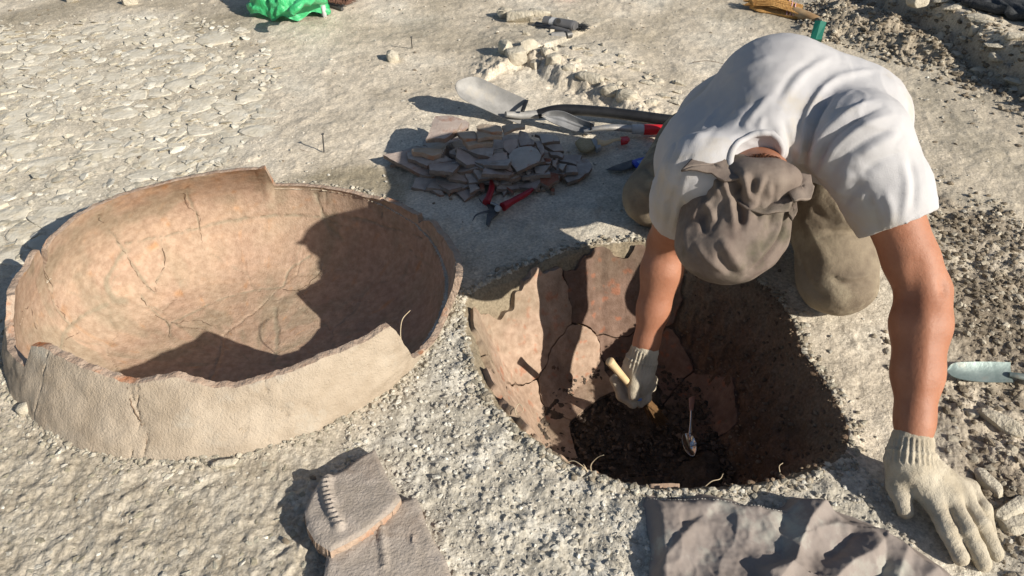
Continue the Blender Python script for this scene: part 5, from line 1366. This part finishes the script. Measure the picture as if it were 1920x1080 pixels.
# cap
XB = basis(hd)
CC = U(1378, 412, .35)
tocam = A3(0, 0, CH) - CC; tocam /= np.linalg.norm(tocam)
def capf(p):
    d = ell_sd(p, CC, basis(tocam), (.097, .104, .085))
    d = smin(d, ell_sd(p, U(1392, 348, .385), basis(tocam), (.084, .055, .065)), .03)
    d = smin(d, ell_sd(p, U(1424, 338, .432), basis(tocam), (.064, .040, .058)), .022)
    d = smin(d, ell_sd(p, U(1352, 470, .325), basis(tocam), (.072, .055, .065)), .03)
    d = d + .0022 * np.abs(n3(p @ basis(tocam).T.astype(np.float32) * A3(34, 12, 14).astype(np.float32), 223)) * -1 + .0035 * f3(p * 16, 221, 2)
    # opening towards neck and face
    return np.maximum(d, (p - CC.astype(np.float32)) @ (-tocam).astype(np.float32) - .045)
V, F = surface_nets(capf, CC - .14, CC + .14, .0032)
V = relax(V, F, 2)
c_lines = [
 ([(1372, 320), (1380, 355), (1390, 400), (1388, 425)], -.014, .010), ([(1362, 318), (1366, 355), (1372, 400), (1378, 440)], .010, .010),
 ([(1395, 320), (1402, 350), (1410, 385)], .010, .009), ([(1412, 330), (1410, 360), (1404, 390)], -.008, .008), ([(1430, 330), (1425, 365), (1412, 395)], .006, .009),
 ([(1318, 372), (1308, 395), (1298, 415)], .007, .007), ([(1322, 372), (1335, 400), (1340, 420)], .006, .007), ([(1320, 392), (1318, 415), (1322, 440)], -.007, .009),
 ([(1350, 445), (1372, 480), (1395, 510)], .008, .011), ([(1345, 470), (1358, 500), (1380, 515)], -.008, .009),
 ([(1474, 400), (1466, 440), (1440, 480), (1402, 514)], -.013, .0055), ([(1482, 405), (1474, 450), (1448, 490), (1405, 520)], .005, .006), ([(1465, 395), (1455, 435), (1430, 470), (1396, 505)], .006, .007),
 ([(1330, 315), (1345, 345), (1352, 375)], .006, .009), ([(1300, 345), (1318, 360), (1330, 385)], -.005, .008), ([(1440, 345), (1455, 380), (1458, 420)], .005, .011), ([(1290, 420), (1285, 450), (1300, 490)], .004, .012),
 ([(1412, 440), (1420, 470), (1405, 490)], .004, .010)]
V = folds(V, F, [(q, a * .95, w * .72) for q, a, w in c_lines] + [([(1440, 335), (1425, 370), (1420, 420)], -.006, .005), ([(1430, 338), (1408, 375), (1400, 430)], .005, .005), ([(1452, 340), (1450, 380), (1440, 440)], -.005, .005), ([(1400, 335), (1360, 380), (1330, 440)], -.005, .006), ([(1395, 330), (1345, 362), (1305, 410)], .005, .006), ([(1300, 450), (1330, 490), (1370, 512)], .004, .006)])
cap_o = mk('cap', V, F, M['cap'], parent=pers)
def flap(poly, z, tilt, th_, nm, wob=.004, seed=0):
    c = np.mean([U(a, b, z) for a, b in poly], 0); P = np.array([on_plane(a, b, c, tilt) for a, b in poly]); n = len(P)
    P = np.array([P[i] + (P[(i + 1) % n] - P[i]) * t for i in range(n) for t in (0, .33, .66)]); n = len(P); nr_ = A3(-tilt[0], -tilt[1], 1); nr_ /= np.linalg.norm(nr_)
    rings = []
    for k in (0.02, .35, .68, .92, 1.0): rings.append(c + (P - c) * k)
    G = np.array(rings); G = np.concatenate([G, G[:, :1]], 1)
    w = f3(G * 26, seed) * wob * 2 ; G = G + nr_ * w[..., None]
    v, f = thickgrid(G, th_); return mk(nm, v, f, M['cap'], parent=cap_o)
flap([(1277, 317), (1300, 294), (1325, 281), (1341, 278), (1362, 292), (1385, 310), (1395, 335), (1360, 338), (1335, 324), (1305, 320)], .462, (0.05, .25), .004, 'visor', .0028, 231)
flap([(1360, 299), (1380, 302), (1410, 312), (1434, 322), (1452, 307), (1466, 318), (1478, 340), (1484, 372), (1478, 400), (1440, 402), (1400, 390), (1372, 360)], .436, (0, .45), .004, 'tied_flap', .006, 232)
flap([(1478, 330), (1500, 328), (1520, 330), (1527, 350), (1522, 370), (1505, 374), (1488, 378), (1478, 360)], .44, (0, .2), .005, 'tie_end', .005, 233)
flap([(1482, 378), (1494, 380), (1496, 394), (1488, 410), (1478, 402)], .40, (0, .2), .006, 'tie_end', .003, 234)
# hair at the nape
hb_ = BVHTree.FromObject(cap_o, bpy.context.evaluated_depsgraph_get()) if False else None
parts = []
for i in range(1500):
    a = U(rnd.uniform(1370, 1470), 280 + 34 * rnd.random() ** .5, 0)
    d = ray(*pj(a)); d /= np.linalg.norm(d)
    t = np.arange(.4, 1.4, .004)[:, None]; pp = (A3(0, 0, CH) + d * t).astype(np.float32); sdv = body(pp); k = np.argmax(sdv < 0)
    if not (sdv < 0).any(): continue
    q = pp[k].astype(float); e = q + A3(-.002 + rnd.gauss(0, .002), -.008 + rnd.gauss(0, .002), .002 + rnd.gauss(0, .001))
    parts.append(tube([q, (q + e) / 2 + A3(0, 0, .001), e], [.0007, .0006, .0002], 3))
v, f = join(parts); o = mk('hair', v, f, M['hair'], parent=pers, smooth=False); o['kind'] = 'stuff'
# ---- gloves
def knit(V, F, s=0.0006):
    return V
def glove(fn, lo, hi, parent, ribs=None):
    V, F = surface_nets(fn, lo, hi, .0024); V = relax(V, F, 2, .5)
    N = vnorm(V, F)
    V = V + N * (.0013 * f3(V * 55, 241, 2) + .0005 * f3(V * 300, 242, 1))[:, None]
    if ribs is not None:
        a, b, n0 = ribs                      # ribs run along the wrist
        ax_ = (b - a) / np.linalg.norm(b - a); q = V - a; s_ = q @ ax_; L = np.linalg.norm(b - a)
        X = basis(ax_); ang = np.arctan2(q @ X[0], q @ X[1]); m_ = sm(-.004, .002, s_) * sm(L + .006, L - .004, s_)
        V = V + N * (.0016 * m_ * np.sin(ang * n0))[:, None]
        V = V + N * (.0020 * np.exp(-((s_ - L * .55) / .003) ** 2))[:, None]
    mk('glove', V, F, M['glove'], parent=parent)
gW = WB + A3(0, .006, .004)
CU = U(1706, 848, .075); PM = U(1722, 900, .045)
kn = [U(1748, 938, .040), U(1778, 932, .042), U(1802, 925, .038), U(1815, 915, .030)]
tipz = [U(1801, 1046, .014), U(1845, 1056, .014), U(1868, 1038, .014), U(1856, 1002, .013)]
midz = [U(1776, 995, .033), U(1815, 998, .036), U(1840, 985, .034), U(1845, 955, .030)]
fr = [.0138, .0140, .0134, .0120]
GZ0 = .008
def gloveB(p):
    d = chain(p, [(gW, .0335), (U(1707, 866, .066), .0325)], .01, flat=A3(0, .3, 1), k=.85)
    d = smin(d, chain(p, [(U(1700, 872, .058), .027), (kn[0], .0175)], .02), .03)
    for k_, r_ in ((kn[1], .0175), (kn[2], .0165), (kn[3], .0145)):
        d = smin(d, chain(p, [(U(1715, 872, .058), .024), (k_, r_)], .02), .018)
    fing = None
    for a, m_, b, r_ in zip(kn, midz, tipz, fr):
        c = chain(p, [(a, r_ * 1.1), (m_, r_), (b, r_ * .92)], .006)
        fing = c if fing is None else smin(fing, c, .0028)
    d = smin(d, fing, .012)
    th_ = chain(p, [(U(1688, 872, .05), .022), (U(1684, 915, .032), .0165), (U(1698, 958, .017), .0135)], .012)
    return smin(d, th_, .012)
allp = np.array(kn + tipz + [gW, U(1698, 962, .02), U(1684, 900, .03)])
glove(gloveB, allp.min(0) - .05, allp.max(0) + .05, pers, (gW - A3(0, 0, .0), U(1708, 868, .062), 26))
# glove in the pit, closed round the brush handle
z0 = WA[2]
hT = U(1142, 676, z0 + .03); hE = U(1196, 740, z0 - .085); axh = (hE - hT) / np.linalg.norm(hE - hT)
def gloveA(p):
    d = chain(p, [(WA + A3(0, 0, .008), .030), (U(1200, 690, z0 - .035), .030)], .01)
    d = smin(d, chain(p, [(U(1196, 690, z0 - .035), .031), (U(1196, 715, z0 - .062), .029), (U(1194, 728, z0 - .075), .022)], .02), .025)
    # index finger outside the handle, bent down to the ferrule
    f1 = chain(p, [(U(1170, 700, z0 - .045), .0125), (U(1155, 712, z0 - .055), .0122), (U(1166, 742, z0 - .085), .0118), (U(1187, 758, z0 - .10), .0108)], .006)
    # thumb lying along the handle towards the viewer
    f2_ = chain(p, [(U(1190, 700, z0 - .035), .0155), (U(1190, 722, z0 - .045), .0138), (U(1189, 742, z0 - .062), .0125)], .006)
    f3_ = chain(p, [(U(1208, 712, z0 - .065), .0125), (U(1219, 722, z0 - .07), .0122), (U(1212, 738, z0 - .09), .0115), (U(1200, 745, z0 - .10), .0105)], .006)
    f4_ = chain(p, [(U(1202, 722, z0 - .075), .0122), (U(1212, 746, z0 - .095), .0118), (U(1200, 757, z0 - .108), .0105)], .006)
    f5_ = chain(p, [(U(1212, 700, z0 - .06), .0115), (U(1222, 712, z0 - .075), .0112), (U(1222, 728, z0 - .09), .0100)], .006)
    d = smin(d, f1, .007)
    for q in (f2_, f3_, f4_, f5_): d = smin(d, q, .0045)
    return np.maximum(d, -(cap_sd(p, hT, hE, .0085, .0085)))
glove(gloveA, A3(.20, 1.15, -.24), A3(.36, 1.42, -.02), pers, (WA + A3(0, 0, .010), U(1200, 690, z0 - .03), 24))
# the brush it holds
hbz = empty('digging_brush', hE); tag(hbz, 'round wooden-handled brush held in the gloved hand inside the pit', 'brush')
mk('handle', *tube(spline([hT, hT + (hE - hT) * .15, hT + (hE - hT) * .5, hE], 5), np.interp(np.linspace(0, 1, 16), [0, .06, .3, .8, 1], [.008, .0105, .009, .0075, .009]), 14), M['wood'], parent=hbz)
bT = hE + axh * .02; bE = U(1222, 772, z0 - .135)
mk('ferrule', *tube([hE - axh * .005, bT], .0105, 14), M['paleblue'], parent=hbz)
dd = (bE - bT) / np.linalg.norm(bE - bT)
tuft(bT, bT + A3(.004, 0, 0), dd, 200, .075, .0011, 'bristle_brown', hbz, spread=.008)

# ------------------------------------------------------------------ jacket lying at the lower right
top = spline([A3(*U(a, b, 0)) for a, b in [(1206, 932), (1250, 931), (1300, 934), (1360, 940), (1420, 948), (1470, 954), (1500, 938), (1545, 948), (1600, 975), (1660, 1000), (1720, 1032), (1790, 1086), (1850, 1150)]], 12)
nu_, nv_ = 260, 150
top = np.array([[np.interp(t, np.linspace(0, 1, len(top)), top[:, k]) for k in range(3)] for t in np.linspace(0, 1, nu_)])
bot = np.array([A3(*U(1235 + t * 300, 1290, 0)) for t in np.linspace(0, 1, nu_)])
sv_ = np.linspace(0, 1, nv_)
G = top[:, None] * (1 - sv_)[None, :, None] + bot[:, None] * sv_[None, :, None]
gx, gy = G[..., 0], G[..., 1]
e1 = np.minimum(sm(-.002, .035, (sv_[None, :] * np.linalg.norm(bot - top, axis=1)[:, None])), sm(-.002, .04, np.linspace(0, 1, nu_)[:, None] * .6))
hz = .004 + .005 * fbm(gx * 7, gy * 7, 251, 3) + .006 * np.clip(1 - 2.2 * np.abs(fbm(gx * 6 + gy * 4, gy * 4 - gx * 3, 255, 2)), 0, 1) ** 1.5
def crease(pts, amp, w, asym=1.0):
    P = WP(pts, .03); s_ = side(gx, gy, P)
    wl_ = np.where(s_ > 0, w, w * asym); return .75 * amp * np.exp(-np.abs(s_ / (wl_ * 1.25)) ** 1.3)
for pts, amp, w, asy in [
    ([(1345, 938), (1300, 985), (1262, 1030), (1215, 1070), (1180, 1120)], .020, .014, 2.6), ([(1330, 960), (1285, 975), (1262, 1010), (1240, 1040)], -.012, .012, 1),
    ([(1545, 950), (1515, 985), (1500, 1020), (1488, 1060), (1450, 1110)], .034, .011, 3.0), ([(1478, 960), (1462, 1000), (1470, 1050)], -.014, .016, 1),
    ([(1660, 1010), (1640, 1040), (1600, 1058), (1572, 1085), (1540, 1120)], .030, .011, 2.8), ([(1530, 1000), (1570, 985), (1600, 990)], .016, .010, 1.5),
    ([(1400, 950), (1405, 1000), (1380, 1060), (1360, 1110)], .010, .03, 1), ([(1700, 1030), (1690, 1060), (1680, 1100)], .022, .012, 2.2), ([(1600, 1000), (1585, 1020), (1560, 1040)], -.016, .012, 1),
    ([(1440, 1085), (1480, 1070), (1500, 1075)], .016, .009, 2), ([(1760, 1065), (1740, 1080), (1700, 1110)], .014, .01, 1.5), ([(1655, 1010), (1664, 1050), (1650, 1085)], -.018, .010, 1)]:
    hz = hz + crease(pts, amp, w, asy)
hz = hz + .0014 * np.clip(1 - 3 * np.abs(fbm(gx * 16 + gy * 10, gy * 9 - gx * 7, 256, 3)), 0, 1)
hz = np.maximum(hz + .0025 * fbm(gx * 30, gy * 30, 252, 3), .004)
G[..., 2] = .003 + (hz + .014) * e1
G[..., 1] += .012 * fbm(gx * 14, gy * 14, 253, 2) * (1 - e1); G[..., 0] += .014 * fbm(gx * 12, gy * 12, 254, 2) * (1 - e1)
v, f = thickgrid(G, .0025, np.array([0, 0, -1.]) + 0 * G)
jk = mk('jacket', v, f, M['jacket'], auto=60); tag(jk, 'crumpled camouflage jacket lying on the ground at the lower right', 'jacket')
jl = jk
P = []
for t in np.linspace(.02, .44, 90):
    i = int(t * (nu_ - 1)); j = 8 + int(t * 14); P.append(G[i, j] + A3(0, 0, .0012))
parts = [tube([P[i], P[i + 1]], .0006, 4) for i in range(0, len(P) - 1, 2)]
v, f = join(parts); o = mk('seam', v - np.zeros(3), f, M['seam'], parent=jk); o['kind'] = 'stuff'
